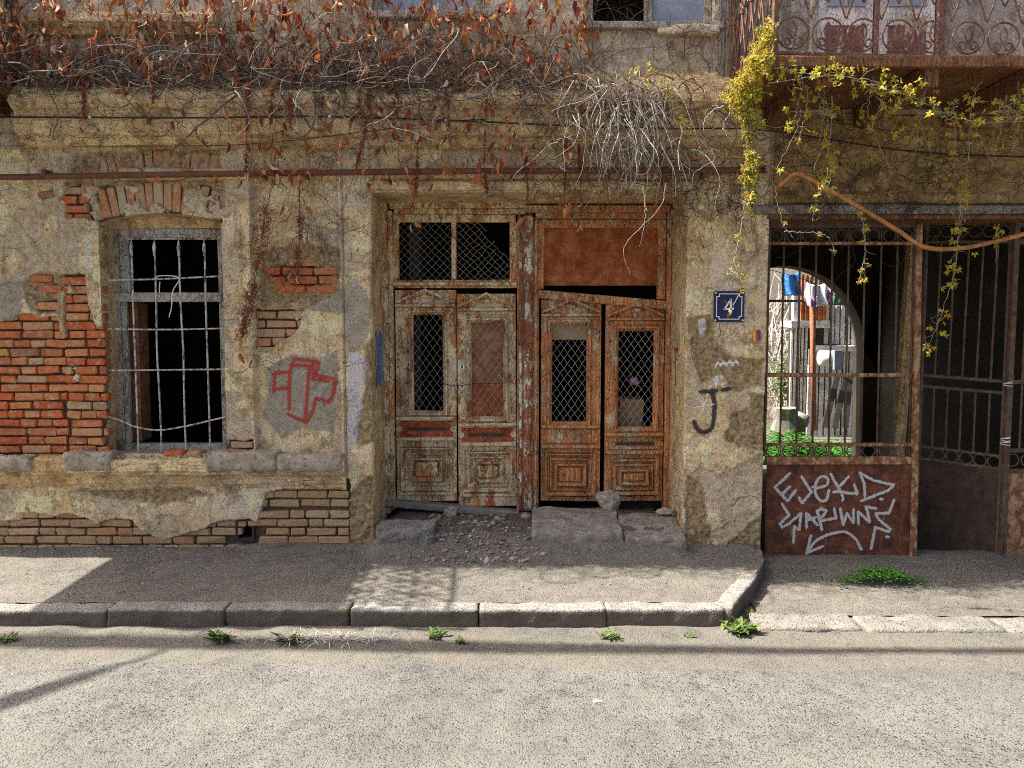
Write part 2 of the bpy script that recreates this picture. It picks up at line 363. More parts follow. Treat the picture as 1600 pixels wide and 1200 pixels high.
M['gateedge'] = m_rust('gate_frame_rust', (.10, .04, .02), (.21, .075, .03), (.28, .15, .08), (.40, .29, .155), .48, 1.5)
M['iron'] = m_rust('dark_iron', (.05, .035, .025), (.11, .07, .045), (.17, .11, .07), (.30, .24, .17), .62, 2)
M['ornament'] = m_rust('balcony_iron', (.08, .04, .025), (.17, .085, .05), (.25, .15, .09), (.42, .36, .28), .60, 2)
M['whitebar'] = m_rust('white_painted_iron', (.12, .06, .03), (.16, .10, .06), (.22, .16, .11), (.56, .55, .51), .43, 2.2)
M['pipe'] = m_rust('rusty_pipe', (.09, .035, .02), (.17, .06, .03), (.13, .065, .05), None, .5, 1.2, .55)
M['wire'] = m_plain('galvanised_wire', [(.3, (.22, .19, .15)), (.7, (.46, .42, .36))], 60, .5)
M['dark'] = m_plain('near_black_wall', [(.3, (.025, .021, .018)), (.7, (.055, .047, .04))], 3, .95)  # near-black mottled base for rooms, openings and dark boards
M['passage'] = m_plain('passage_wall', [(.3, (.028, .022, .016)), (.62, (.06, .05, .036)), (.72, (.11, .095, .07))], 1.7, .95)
M['asphalt'] = m_ground('coarse_asphalt', (.150, .143, .124), (.024, .023, .023), (.27, .26, .235), .50, 80, (.155, .143, .118), .5, 1.0)
M['gutter'] = m_ground('dusty_gutter', (.150, .137, .112), (.06, .052, .042), (.25, .235, .20), .35, 90, (.165, .143, .110), .6, .9)
M['pave'] = m_ground('pavement_asphalt', (.162, .146, .120), (.045, .039, .034), (.28, .26, .215), .4, 75, (.185, .158, .120), .5, 1.0)
M['dirt'] = m_ground('dirt_rubble', (.12, .10, .076), (.04, .034, .027), (.25, .225, .185), .4, 60, None, 0, 1.0)
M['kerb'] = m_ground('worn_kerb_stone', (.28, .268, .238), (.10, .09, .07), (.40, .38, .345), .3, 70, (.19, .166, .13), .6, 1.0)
def shade_soil_sides(m, colr):                      # sides painted darker for their shade, in a soil brown; tops stay light
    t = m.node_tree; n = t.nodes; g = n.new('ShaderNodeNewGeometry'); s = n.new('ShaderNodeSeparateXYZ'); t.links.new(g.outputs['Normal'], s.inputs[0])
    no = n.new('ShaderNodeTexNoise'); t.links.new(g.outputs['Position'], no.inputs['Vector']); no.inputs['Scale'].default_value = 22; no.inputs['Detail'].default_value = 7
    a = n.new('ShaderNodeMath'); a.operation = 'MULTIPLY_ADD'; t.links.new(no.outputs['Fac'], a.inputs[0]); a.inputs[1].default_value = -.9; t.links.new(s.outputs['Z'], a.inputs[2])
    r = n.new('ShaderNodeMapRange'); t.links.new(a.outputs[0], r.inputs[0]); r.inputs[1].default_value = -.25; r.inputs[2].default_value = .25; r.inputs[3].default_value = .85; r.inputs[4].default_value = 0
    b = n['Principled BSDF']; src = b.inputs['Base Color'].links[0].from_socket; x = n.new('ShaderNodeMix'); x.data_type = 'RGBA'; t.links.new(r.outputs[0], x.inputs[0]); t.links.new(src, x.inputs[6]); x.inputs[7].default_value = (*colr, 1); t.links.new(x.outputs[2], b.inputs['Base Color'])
shade_soil_sides(M['kerb'], (.085, .066, .044))
M['concrete'] = m_ground('pale_concrete', (.21, .20, .172), (.07, .062, .05), (.33, .315, .28), .4, 60, (.22, .19, .15), .7, 1.0)
M['stone'] = m_plain('broken_stone', [(.3, (.20, .16, .115)), (.5, (.32, .275, .215)), (.7, (.46, .41, .34))], 22, .95, .9, .01, (.08, .06, .045))
M['rubble'] = m_brick('mixed_rubble', [(0, (.16, .135, .105)), (.3, (.27, .235, .19)), (.55, (.40, .36, .30)), (.75, (.22, .18, .14)), (.88, (.36, .14, .07)), (1, (.48, .44, .38))], (.30, .25, .19), .5)
M['slab'] = m_plain('step_stone', [(.3, (.15, .125, .10)), (.5, (.24, .21, .17)), (.7, (.34, .31, .26))], 12, .9, .8, .008, (.09, .065, .05))
M['ledge'] = m_plain('ledge_rubble', [(.28, (.20, .15, .09)), (.5, (.36, .30, .21)), (.66, (.46, .40, .31)), (.74, (.42, .12, .05))], 11, .95, .9, .012, (.10, .07, .045))
M['dry'] = m_leaf('dry_leaf', [(0, (.16, .035, .018)), (.16, (.36, .08, .025)), (.38, (.56, .20, .055)), (.52, (.36, .13, .05)), (.70, (.60, .32, .13)), (.86, (.66, .52, .38)), (1, (.20, .05, .03))], .25)
M['green'] = m_leaf('young_green_leaf', [(0, (.46, .42, .03)), (.3, (.58, .52, .04)), (.55, (.20, .23, .025)), (.78, (.52, .38, .05)), (.9, (.50, .24, .05)), (1, (.36, .13, .04))], .4)
M['weed'] = m_leaf('weed_leaf', [(0, (.05, .11, .02)), (.5, (.10, .18, .035)), (.8, (.18, .23, .06)), (1, (.28, .26, .10))], .35)
M['clover'] = m_leaf('clover_leaf', [(0, (.035, .15, .012)), (.5, (.06, .24, .02)), (1, (.12, .32, .04))], .35)
M['stem'] = m_plain('grey_vine_stem', [(.3, (.045, .03, .022)), (.5, (.11, .08, .06)), (.7, (.22, .18, .14))], 30, .85)
M['dim_twig'] = m_plain('grey_twig', [(.3, (.15, .125, .10)), (.7, (.36, .32, .27))], 30, .85)
M['shade_iron'] = m_rust('shade_dark_iron', (.025, .018, .014), (.055, .033, .022), (.085, .05, .033), (.24, .20, .16), .66, 1.4)  # darker copy of gate rust, the leaf's deep shade put into its colour
M['twig'] = m_plain('pale_twig', [(.3, (.38, .33, .27)), (.7, (.64, .59, .52))], 30, .8)
M['tendril'] = m_plain('dark_tendril', [(.3, (.035, .024, .018)), (.7, (.10, .06, .04))], 40, .9)
M['stalk'] = m_plain('dark_red_stalk', [(.3, (.10, .028, .02)), (.55, (.24, .06, .035)), (.75, (.40, .19, .11))], 50, .85)
M['woody'] = m_plain('orange_woody_stem', [(.3, (.24, .09, .03)), (.5, (.42, .18, .06)), (.7, (.50, .27, .12))], 18, .8, .7, .006, (.12, .045, .02))
M['cable'] = m_plain('black_cable', [(.3, (.012, .012, .013)), (.7, (.03, .028, .027))], 20, .6)
M['clip'] = m_plain('white_clip', [(.3, (.55, .54, .50)), (.7, (.75, .74, .70))], 30, .5)
M['navy'] = m_plain('navy_enamel', [(.3, (.012, .016, .05)), (.7, (.02, .026, .075))], 9, .3, .1)
M['enamel'] = m_plain('white_enamel', [(.3, (.68, .68, .66)), (.7, (.80, .80, .78))], 30, .35, .1)
M['glass'] = m_plain('dusty_glass', [(.3, (.16, .19, .24)), (.6, (.30, .33, .38)), (.7, (.44, .43, .42))], 6, .25, .15)
M['mauve'] = m_wood('mauve_door_panel', (.22, .10, .095), (.40, .33, .28), (.12, .07, .06), .42)
M['board'] = m_plain('brown_board', [(.3, (.13, .05, .02)), (.5, (.24, .10, .045)), (.7, (.34, .19, .10))], 9, .7, .4, .004, (.05, .02, .01))
M['card'] = m_plain('cardboard', [(.3, (.20, .13, .065)), (.7, (.33, .23, .13))], 9, .9)
M['tank'] = m_plain('white_tank', [(.3, (.55, .54, .52)), (.7, (.74, .73, .71))], 6, .5, .1)
M['greybox'] = m_plain('grey_meter_box', [(.3, (.16, .18, .21)), (.7, (.27, .30, .34))], 8, .5, .1)
M['redpole'] = m_rust('red_iron_pole', (.22, .06, .025), (.38, .11, .045), (.42, .17, .08), None, .5, 2)
M['cloth_w'] = m_plain('white_cloth', [(.3, (.62, .64, .68)), (.7, (.80, .81, .82))], 5, .9)
M['cloth_b'] = m_plain('blue_cloth', [(.3, (.02, .10, .42)), (.5, (.05, .24, .62)), (.7, (.25, .48, .75))], 14, .8)
M['cloth_p'] = m_plain('purple_cloth', [(.35, (.30, .05, .34)), (.5, (.55, .42, .60)), (.65, (.30, .05, .34))], 16, .9)
M['cloth_g'] = m_plain('green_cloth', [(.3, (.08, .30, .20)), (.7, (.25, .55, .45))], 10, .9)
M['s_white'] = m_spray('silver_spray', (.50, .49, .46), .40)
M['s_red'] = m_spray('red_spray', (.44, .05, .03), .44)
M['s_black'] = m_spray('black_spray', (.045, .04, .035), .36)
M['s_blue'] = m_spray('blue_spray', (.06, .24, .55), .38)
M['s_chalk'] = m_spray('white_chalk', (.70, .69, .66), .42)
M['st_red'] = m_plain('sticker_red', [(.3, (.5, .03, .03)), (.7, (.6, .04, .04))], 30, .5)
M['st_blue'] = m_plain('sticker_blue', [(.3, (.03, .05, .25)), (.7, (.04, .07, .32))], 30, .5)
M['st_orange'] = m_plain('sticker_orange', [(.3, (.70, .32, .03)), (.7, (.78, .40, .05))], 30, .5)
#=PART2
# ================================================================== the setting: ground
KX = 1.42                                    # corner of the raised pavement
ROADZ = -.142
def gz(x, y):                                # height of the pavement and of the rubble in the doorway
    x = np.asarray(x, float); y = np.asarray(y, float)
    w = smooth(-1.18, -.95, x)*(1-smooth(1.2, 1.42, x))
    z = .15*smooth(-.42, .08, y)*w
    z = z + .035*smooth(-.16, -.01, y)*(1-w)*(.5+.9*vnoise(x*3.1, y*2, 3))
    z = z - .03*smooth(-1.0, -4.5, x)*smooth(-1.2, 0, y) - .034*smooth(-.2, -1.2, y)
    return z + .010*fbm(x, y, 2.2, 3, 11) + .005*fbm(x, y, 16, 3, 12) + .022*w*smooth(-.5, 0, y)*fbm(x, y, 9, 4, 13)
def grid(xs, ys, zf, warp=None):
    gx, gy = np.meshgrid(xs, ys); gx = gx.copy()
    if warp is not None: gx = warp(gx, gy)
    z = zf(gx, gy); v = np.stack([gx, gy, z], -1).reshape(-1, 3)
    n = len(xs); i = np.arange(len(ys)-1)[:, None]*n; j = np.arange(n-1)[None, :]
    f = np.stack([i+j, i+j+1, i+n+j+1, i+n+j], -1).reshape(-1, 4); return v, f
def zg(x, y):                                # gutter, driveway, yard: base ground
    d = .035*np.exp(-((y+1.38)/.07)**2)*(vnoise(x*2.3, y*0, 5) > .35)*vnoise(x*5, y*3, 6)*(x < 1.5)
    up = .10*smooth(-.9, -.1, y)*smooth(1.6, 2.2, x)*0
    return ROADZ + .006*fbm(x, y, 3, 3, 21) + .004*fbm(x, y, 18, 3, 22) + d + up
v, f = grid(np.concatenate([[-150, -60, -20, -9], np.linspace(-5.2, 5.2, 600), [9, 20, 60, 150]]),
            np.concatenate([[-150, -60, -25, -9, -5, -3], np.linspace(-2.1, .3, 150), [1, 2, 3, 5, 9, 20, 60, 150]]), zg)
ground = tag(mesh('ground', v, f, M['gutter'], None, True), kind='structure')
def edge(x): return -1.86 - .04*np.sin(x*.9) - .02*fbm(x, x*0, 1.5, 3, 31) - .012*x
xs = np.concatenate([[-60, -20, -8], np.linspace(-5, 5, 560), [8, 20, 60]]); ys = np.concatenate([np.linspace(0, 2.2, 150), [4, 9, 30]])
gx, gu = np.meshgrid(xs, ys); gy = edge(gx) - gu
zz = ROADZ + .014*smooth(0, .05, gu) - .002 + .004*fbm(gx, gy, 30, 3, 33) + .004*fbm(gx, gy, 3, 3, 34)
n = len(xs); i = np.arange(len(ys)-1)[:, None]*n; j = np.arange(n-1)[None, :]
f = np.stack([i+n+j, i+n+j+1, i+j+1, i+j], -1).reshape(-1, 4)
tag(mesh('road', np.stack([gx, gy, zz], -1).reshape(-1, 3), f, M['asphalt'], None, True), kind='structure')
q = [onz(931+14*math.cos(t)*(1+.35*math.sin(3*t+1))+0, 1095+8*math.sin(t)*(1+.3*math.sin(5*t)), ROADZ+.018) for t in np.linspace(0, 2*math.pi, 25)[:-1]]
q = np.array(q); mesh('white_stain', np.vstack([q, q.mean(0)*.5+q*.5, q.mean(0)[None]]), [[k, 24+k, 24+(k+1) % 24, (k+1) % 24] for k in range(24)]+[[24+k, 48, 24+(k+1) % 24] for k in range(24)], M['s_chalk'], bpy.data.objects['road'], False, dict(edge=[1.6]*24+[.8]*24+[.5]))
# raised pavement
def pw(gx, gy): 
    xr = KX + .02 + .46*smooth(-1.2, -.25, gy); return -6 + (gx+6)*(xr+6)/(KX+6)
v, f = grid(np.linspace(-6, KX, 620), np.linspace(-1.17, .01, 100), gz, pw)
tag(mesh('pavement', v, f, M['pave'], None, True), kind='structure')
v, f = grid(np.linspace(-1.10, 1.38, 200), np.linspace(-.03, .75, 60), lambda x, y: gz(x, y)+.004)
tag(mesh('doorway_ground', v, f, M['dirt'], None, True), kind='structure')
kerb = tag(empty('kerb', None, (0, -1.25, ROADZ)), kind='structure')
jx = [-5.1, -4.25, -3.4, -2.54, -1.80, -1.02, -.21, .59, 1.34]
for k in range(len(jx)-1):
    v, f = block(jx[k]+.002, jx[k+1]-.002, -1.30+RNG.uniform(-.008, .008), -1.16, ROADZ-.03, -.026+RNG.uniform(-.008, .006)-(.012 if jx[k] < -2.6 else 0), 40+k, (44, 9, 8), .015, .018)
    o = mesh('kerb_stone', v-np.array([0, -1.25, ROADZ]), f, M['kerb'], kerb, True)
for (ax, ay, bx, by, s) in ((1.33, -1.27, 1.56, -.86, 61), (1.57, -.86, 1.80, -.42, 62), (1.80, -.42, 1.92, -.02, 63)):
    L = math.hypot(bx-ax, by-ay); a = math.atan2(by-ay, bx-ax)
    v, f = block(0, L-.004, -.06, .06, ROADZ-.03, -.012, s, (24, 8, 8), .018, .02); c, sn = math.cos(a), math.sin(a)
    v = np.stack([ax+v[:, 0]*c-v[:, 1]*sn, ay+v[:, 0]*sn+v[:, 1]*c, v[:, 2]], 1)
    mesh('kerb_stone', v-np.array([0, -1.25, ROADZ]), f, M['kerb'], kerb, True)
low = tag(empty('driveway_kerb', None, (2.6, -1.2, ROADZ)), kind='structure')
for k, (a, b) in enumerate(((1.52, 2.18), (2.20, 3.05), (3.07, 4.0), (4.02, 4.9))):
    v, f = block(a, b, -1.37-.02*k, -1.12-.02*k, ROADZ-.06, ROADZ+.022-.004*k, 70+k, (40, 12, 4), .022, .015)
    mesh('kerb_stone', v-np.array([2.6, -1.2, ROADZ]), f, M['concrete'], low, True)
v, f = grid(np.linspace(1.62, 5.3, 260), np.linspace(-1.14, .25, 100), lambda x, y: ROADZ+.012+.03*smooth(-.9, .1, y)+.012*fbm(x, y, 2.5, 4, 51)+.005*fbm(x, y, 20, 3, 52))
tag(mesh('driveway', v, f, M['pave'], None, True), kind='structure')

# ================================================================== the house
house = tag(empty('house'), 'old brick house with crumbling ochre plaster, wooden doors and barred window', 'house')
P2 = lambda pts, y=0.0: [(float(at(a, b, y)[0]), float(at(a, b, y)[2])) for a, b in pts]
wx0, wx1 = X(163, 0, 520), X(352, 0, 520); wz0, wzs, RISE = Z(708), Z(347), .065
dx0, dx1, dzt = X(584), X(1070), Z(301)
gx0, gx1, gzt = X(1196), 5.05, Z(333)
pil0, pil1 = X(541), dx0
PL = Z(738)                                  # top of the plinth
BR = {
 'A': P2([(-300, 500), (-60, 508), (20, 500), (33, 490), (50, 489), (60, 497), (90, 492), (96, 520), (103, 525), (103, 430), (136, 428), (141, 480), (150, 510), (166, 515), (172, 725), (-300, 730)]),
 'A2': P2([(104, 300), (128, 284), (140, 320), (150, 345), (138, 343), (105, 340)]),
 'B': P2([(112, 318), (122, 292), (150, 286), (190, 292), (230, 284), (290, 290), (330, 286), (350, 300), (352, 330), (350, 352), (160, 352), (146, 340), (125, 330)]), 'B2': P2([(216, 268), (222, 238), (250, 234), (262, 240), (266, 268)]), 'B3': P2([(290, 270), (296, 240), (326, 230), (344, 256), (350, 272)]), 'B4': P2([(128, 276), (140, 242), (158, 240), (176, 262), (170, 276)]),
 'C': P2([(415, 425), (440, 415), (470, 408), (500, 418), (506, 428), (521, 430), (512, 440), (490, 445), (486, 452), (462, 453), (455, 440), (430, 433)]),
 'C2': P2([(400, 483), (435, 482), (472, 481), (467, 510), (460, 522), (440, 530), (425, 547), (400, 551)]),
 's1': P2([(58, 300), (82, 296), (86, 308), (64, 311)]), 's2': P2([(52, 430), (70, 428), (72, 440), (56, 441)]),
 's3': P2([(68, 446), (88, 444), (90, 456), (72, 457)]), 's4': P2([(55, 470), (90, 468), (92, 488), (58, 487)]),
 'D': P2([(-300, 822), (-60, 818), (30, 815), (40, 803), (75, 803), (85, 808), (105, 803), (130, 810), (150, 820), (165, 812), (205, 815), (215, 825), (235, 838), (258, 846), (275, 838), (310, 830), (335, 818), (360, 813), (402, 815), (406, 800), (411, 785), (420, 771), (440, 766), (446, 756), (545, 748), (545, 900), (-300, 900)], -.05),
 'J': P2([(352, 690), (398, 686), (402, 715), (352, 715)]),
}
RO = [P2([(1174, 616), (1197, 617), (1197, 705), (1154, 695), (1132, 690), (1130, 676), (1137, 665), (1143, 645), (1174, 637)]),
      P2([(1072, 738), (1090, 748), (1105, 770), (1107, 811), (1116, 831), (1113, 870), (1072, 870)]),
      P2([(1074, 500), (1110, 490), (1120, 540), (1150, 560), (1192, 560), (1190, 600), (1150, 610), (1130, 590), (1095, 600), (1085, 560)]),
      P2([(572, 540), (590, 520), (590, 690), (562, 698), (556, 676), (566, 640), (572, 600)]),
      P2([(548, 770), (580, 745), (590, 800), (590, 860), (540, 870), (545, 820)]),
      P2([(1140, 845), (1197, 800), (1197, 900), (1120, 900)]),
      P2([(36, 440), (60, 425), (98, 430), (98, 492), (60, 492), (40, 480)]),
      P2([(410, 395), (470, 380), (530, 390), (535, 460), (500, 470), (470, 490), (408, 480)]),
      P2([(105, 290), (120, 240), (200, 236), (345, 230), (352, 300), (230, 292)]), P2([(95, 660+95), (170, 752), (300, 760), (330, 775), (250, 790), (150, 775)], -.05)]
CE = [P2([(481, 465), (495, 455), (510, 450), (530, 457), (545, 440), (560, 440), (575, 455), (581, 480), (579, 520), (570, 535), (562, 548), (545, 548), (540, 490), (500, 487), (481, 485)]),
      P2([(415, 575), (455, 552), (500, 560), (528, 545), (530, 620), (520, 676), (470, 668), (440, 684), (410, 650), (420, 610)]), P2([(-40, 430), (30, 440), (36, 480), (30, 500), (-40, 500)])]
WH = [P2([(546, 548), (572, 556), (573, 590), (567, 630), (557, 690), (545, 696)]), P2([(1092, 500), (1103, 495), (1100, 525), (1092, 522)]), P2([(150, 340), (140, 430), (136, 440), (143, 360)])]
def fields(x, z):
    nz = .018*fbm(x, z, 9, 4, 1) + .008*fbm(x, z, 40, 3, 2)
    def msk(polys, soft=.007, amp=1.0):
        m = np.zeros(x.shape)
        for p in polys:
            q = np.array(p); sel = (x > q[:, 0].min()-.1) & (x < q[:, 0].max()+.1) & (z > q[:, 1].min()-.1) & (z < q[:, 1].max()+.1)
            if sel.any(): m[sel] = np.maximum(m[sel], np.clip(-(sdf(p, x[sel], z[sel])+nz[sel]*amp)/soft+.5, 0, 1))
        return m
    base = np.zeros(x.shape)
    st = lambda a, b: np.clip((x-a)/.008+.5, 0, 1)*np.clip((b-x)/.008+.5, 0, 1)
    base = np.maximum(base, .032*st(X(103), X(400))); base = np.maximum(base, .055*st(X(392), X(400))*(z > PL)); base = np.maximum(base, .058*st(X(534), X(541))*(z > PL)); base = base - .02*st(X(401), X(404))*(z > PL) - .02*st(X(530), X(533))*(z > PL)
    base = np.maximum(base, .045*st(pil0, pil1)); base = np.maximum(base, .02*st(dx1, gx0))
    strip = st(X(88), X(102))*(z > Z(525)); base = np.maximum(base, .022*strip)
    base = np.maximum(base, .012*st(pil1, dx1))
    pl = np.clip((PL-z)/.02+.5, 0, 1)*np.clip((pil0-x)/.008+.5, 0, 1); base = base*(1-pl)+.05*pl
    br = msk(BR.values())*np.clip((fbm(x, z, 6.5, 5, 77)+.45+.2*(x < X(103))+9*(z < PL)-.42*((z > wzs+.02) & (x > X(140)) & (x < X(360))))/.035, 0, 1); ro = msk(RO, .02, 1.6); ce = msk(CE, .006, .6); wh = msk(WH, .006, 1.0)
    flake = np.clip((fbm(x, z, 2.2, 6, 9)-.12)/.006, 0, 1)*(1-br)        # a shallow flaked-off coat
    h = base + .006*fbm(x, z, 2.0, 3, 4) + .0065*fbm(x, z, 11, 3, 5) + .0026*fbm(x, z, 42, 2, 6)
    h = h - .010*flake - .05*br - ro*(1-br)*(.018+.018*fbm(x, z, 22, 4, 7)) + .003*ce
    return h, br, ce*(1-br), wh*(1-br), ro*(1-br), flake
def H(x, z):
    x = np.asarray(x, float); z = np.asarray(z, float); return fields(x, z)[0]
def arr(a, b, step, must):
    g = np.arange(a, b+step, step); 
    for m in must: g[np.argmin(abs(g-m))] = m
    return g
ZTOP = Z(225, -.06)
xs = np.concatenate([np.arange(-6, -4.25, .05), arr(-4.2, 4.2, .0098, [wx0, wx1, dx0, dx1, gx0, pil0]), np.arange(4.25, 5.05, .05), [5.05, 5.1, 5.6]])
zs = arr(-.22, ZTOP, .0098, [wz0, wzs, dzt, gzt])
gx, gzv = np.meshgrid(xs, zs)
RAD = ((wx1-wx0)**2/8+RISE**2/2)/RISE; wc = (wx0+wx1)/2
ar = np.sqrt(np.maximum(RAD**2-(gx-wc)**2, 0))-(RAD-RISE)
inw = (gx >= wx0-1e-6) & (gx <= wx1+1e-6) & (gzv >= wzs-1e-6)
gzw = np.where(inw, gzv + np.maximum(ar, 0)*np.clip(1-(gzv-wzs)/(ZTOP-wzs), 0, 1), gzv)
h, br, ce, wh, ro, fk = fields(gx, gzw)
xm = (gx[:-1, :-1]+gx[1:, 1:])/2; zm = (gzv[:-1, :-1]+gzv[1:, 1:])/2
def inside(a, b, c, d): return (xm > a) & (xm < b) & (zm > c) & (zm < d)
drop = inside(wx0, wx1, wz0, wzs) | inside(dx0, dx1, -1, dzt) | inside(gx0, gx1, -1, gzt)
vent = (X(364, -.05), X(386, -.05), Z(842, -.05), Z(815, -.05)); drop |= inside(*vent)
n = len(xs); i = np.arange(len(zs)-1)[:, None]*n; j = np.arange(n-1)[None, :]
f = np.stack([i+j, i+j+1, i+n+j+1, i+n+j], -1)[~drop]
mesh('wall', np.stack([gx, -h, gzw], -1).reshape(-1, 3), f, M['plaster'], house, True,
     dict(mortar=br.ravel(), cement=ce.ravel(), white=wh.ravel(), rough=ro.ravel(), flake=fk.ravel()))
def reveal(name, pts, depth, mat, steps=10):
    p = np.asarray(pts, float); yv = -H(p[:, 0], p[:, 1]); V = []
    for k in range(steps+1):
        t = k/steps; V.append(np.stack([p[:, 0]+(.004*fbm(p[:, 1], p[:, 0]+t*2, 6, 3, 8) if 0 < k < steps else 0), yv+(depth-yv)*t, p[:, 1]], 1))
    n = len(p); V = np.concatenate(V); i = np.arange(steps)[:, None]*n; j = np.arange(n-1)[None, :]
    f = np.stack([i+j, i+j+1, i+n+j+1, i+n+j], -1).reshape(-1, 4)
    return mesh(name, V, f, mat, house, True)
def col(x, a, b, s=.0098): 
    q = zs[(zs >= min(a, b)-1e-6) & (zs <= max(a, b)+1e-6)]; q = q if b > a else q[::-1]; return [(x, t) for t in q]
xa = xs[(xs >= wx0-1e-6) & (xs <= wx1+1e-6)]
archp = [(x, wzs+max(0, math.sqrt(RAD**2-(x-wc)**2)-(RAD-RISE))) for x in xa]
reveal('window_reveal', col(wx0, wz0, wzs), .24, M['trim']); reveal('window_reveal', archp, .24, M['trim'])
reveal('window_reveal', col(wx1, wzs, wz0), .24, M['trim']); reveal('window_reveal', [(x, wz0) for x in xa[::-1]], .24, M['ledge'])
DY = .55
reveal('door_reveal', col(dx0, -.21, dzt), DY+.1, M['trim'], 30); reveal('door_reveal', col(dx1, dzt, -.21), DY+.1, M['trim'], 30)
reveal('door_reveal', [(x, dzt) for x in xs[(xs >= dx0-1e-6) & (xs <= dx1+1e-6)]], DY+.1, M['trim'], 20)
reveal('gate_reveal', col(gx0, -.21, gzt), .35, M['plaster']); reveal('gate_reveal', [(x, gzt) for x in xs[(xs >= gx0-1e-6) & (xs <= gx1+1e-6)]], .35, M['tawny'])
for (a, b, c, d) in (vent,):
    b_ = MB()
    for q in (cbox(a-.02, a, -.04, .3, c, d, .002), cbox(b, b+.02, -.04, .3, c, d, .002), cbox(a-.02, b+.02, -.04, .3, d, d+.02, .002), cbox(a-.02, b+.02, -.04, .3, c-.02, c, .002)): b_.add(q)
    b_.build('vent_hole', M['dark'], house)
# ---- bricks
BV = []
for k in range(10):
    v, fb = cbox(-.5, .5, -.5, .5, -.5, .5, .10); BV.append((v, fb))
brick_me = {}
def brick(cx, cz, L, hh, mat, ang=0.0, base=.0, k=None):
    if vent[0]-.03 < cx < vent[1]+.03 and vent[2]-.03 < cz < vent[3]+.03: return
    key = (round(L, 2), round(hh, 3), mat, random.randrange(9))
    if key not in brick_me:
        v, fb = cbox(-L/2, L/2, -.04, .04, -hh/2, hh/2, .008); v = v + RNG.normal(0, .0030, v.shape)
        me = bpy.data.meshes.new('brick'); me.from_pydata(v.tolist(), [], fb); me.materials.append(M[mat]); brick_me[key] = me
    o = link('brick', brick_me[key], house); y = -(base-.012+random.uniform(-.008, .007))+.04
    o.location = (cx, y, cz); o.rotation_euler = (random.uniform(-.04, .04), ang+random.uniform(-.012, .012), random.uniform(-.03, .03))
def courses(poly, x0, x1, z0, z1, mat, base, pitch=.0695, seed=1, z_off=0.0):
    rg = random.Random(seed); r = 0; z = z0+z_off
    while z < z1:
        x = x0 - rg.uniform(0, .12)
        while x < x1:
            L = rg.choice([.235, .235, .115, .225, .115, .175]); a, b = max(x, x0), min(x+L, x1)
            if b-a > .04:
                px = np.array([a, (a+b)/2, b, a, b]); pz = np.array([z, z, z, z-.02, z+.02])
                if (sdf(poly, px, pz) < .004).sum() >= 1: brick((a+b)/2, z, round(b-a, 2), pitch-.011-rg.uniform(0, .004), mat, 0, base)
            x += L+.011
        z += pitch; r += 1
fl = -4.35
courses(BR['A'], fl, X(103)-.006, Z(722), Z(485), 'brick', 0, .0695, 3, .03)
courses(BR['A'], X(103)+.004, wx0+.01, Z(722), Z(428), 'brick', .032, .0695, 4, .03)
courses(BR['A2'], X(103)+.004, X(150), Z(345), Z(283), 'brick', .032, .0695, 5, .02)
courses(BR['C'], X(402), X(530), Z(456), Z(405), 'brick', 0, .0695, 6, .02)
courses(BR['C2'], X(401), X(475), Z(552), Z(478), 'brick_arch', 0, .0695, 7, .02)
for k in ('s1', 's2', 's3', 's4'):
    q = np.array(BR[k]); brick(q[:, 0].mean(), q[:, 1].mean(), .17, .062, 'brick', 0, 0)
courses(BR['D'], fl, X(541, -.05), Z(878, -.05), Z(800, -.05), 'brick_dirty', .05, .0695, 8, .03)
courses([(p[0], p[1]) for p in BR['D']], X(400, -.05), X(541, -.05), Z(800, -.05)+.035, Z(748, -.05), 'brick_dirty', .05, .0695, 9, .03)
courses(BR['J'], X(353), X(400), Z(714), Z(688), 'brick', .032, .0695, 10, .03)
ac = wzs+RISE-RAD
for course, (r0, r1) in enumerate(((RAD+.012, RAD+.245), (RAD+.257, RAD+.49))):
    a = -15.6
    while a < 15.8:
        rm = (r0+r1)/2; cx = wc+rm*math.sin(R(a)); cz = ac+rm*math.cos(R(a))
        if course == 0 or any(sdf(BR[q], np.array([cx]), np.array([cz]))[0] < .08 for q in ('B2', 'B3', 'B4')): brick(cx, cz, round(r1-r0-.01, 2), .064, 'brick_arch', R(a)+math.pi/2, .016)
        a += math.degrees(.0705/rm)
# ---- cornice, string courses, ledge: swept profiles with worn edges
def sweep(name, prof, x0, x1, mat, parent, seed, amp=.006, step=.025, sag=None, ends=True):
    xs_ = np.arange(x0, x1+step, step); m = len(prof); V = []
    pr = np.array(prof)
    for k in range(m):
        yy = -pr[k, 0] + amp*fbm(xs_, xs_*0+k*.7, 5, 4, seed) + amp*.6*fbm(xs_, xs_*0+k, 22, 3, seed+1)
        zz = pr[k, 1] + amp*.8*fbm(xs_, xs_*0+k*.5, 4, 4, seed+2) + (sag(xs_) if sag else 0)
        V.append(np.stack([xs_, yy, zz], 1))
    V = np.concatenate(V); n = len(xs_); i = np.arange(m-1)[:, None]*n; j = np.arange(n-1)[None, :]
    f = np.stack([i+j, i+n+j, i+n+j+1, i+j+1], -1).reshape(-1, 4).tolist()
    if ends: f += [[k*n for k in range(m)], [k*n+n-1 for k in range(m)][::-1]]
    return mesh(name, V, f, mat, parent, False)
def dense(prof, q=.012):
    o = [prof[0]]
    for a, b in zip(prof, prof[1:]):
        L = math.hypot(b[0]-a[0], b[1]-a[1]); k = max(1, int(L/q))
        o += [(a[0]+(b[0]-a[0])*t/k, a[1]+(b[1]-a[1])*t/k) for t in range(1, k+1)]
    return o
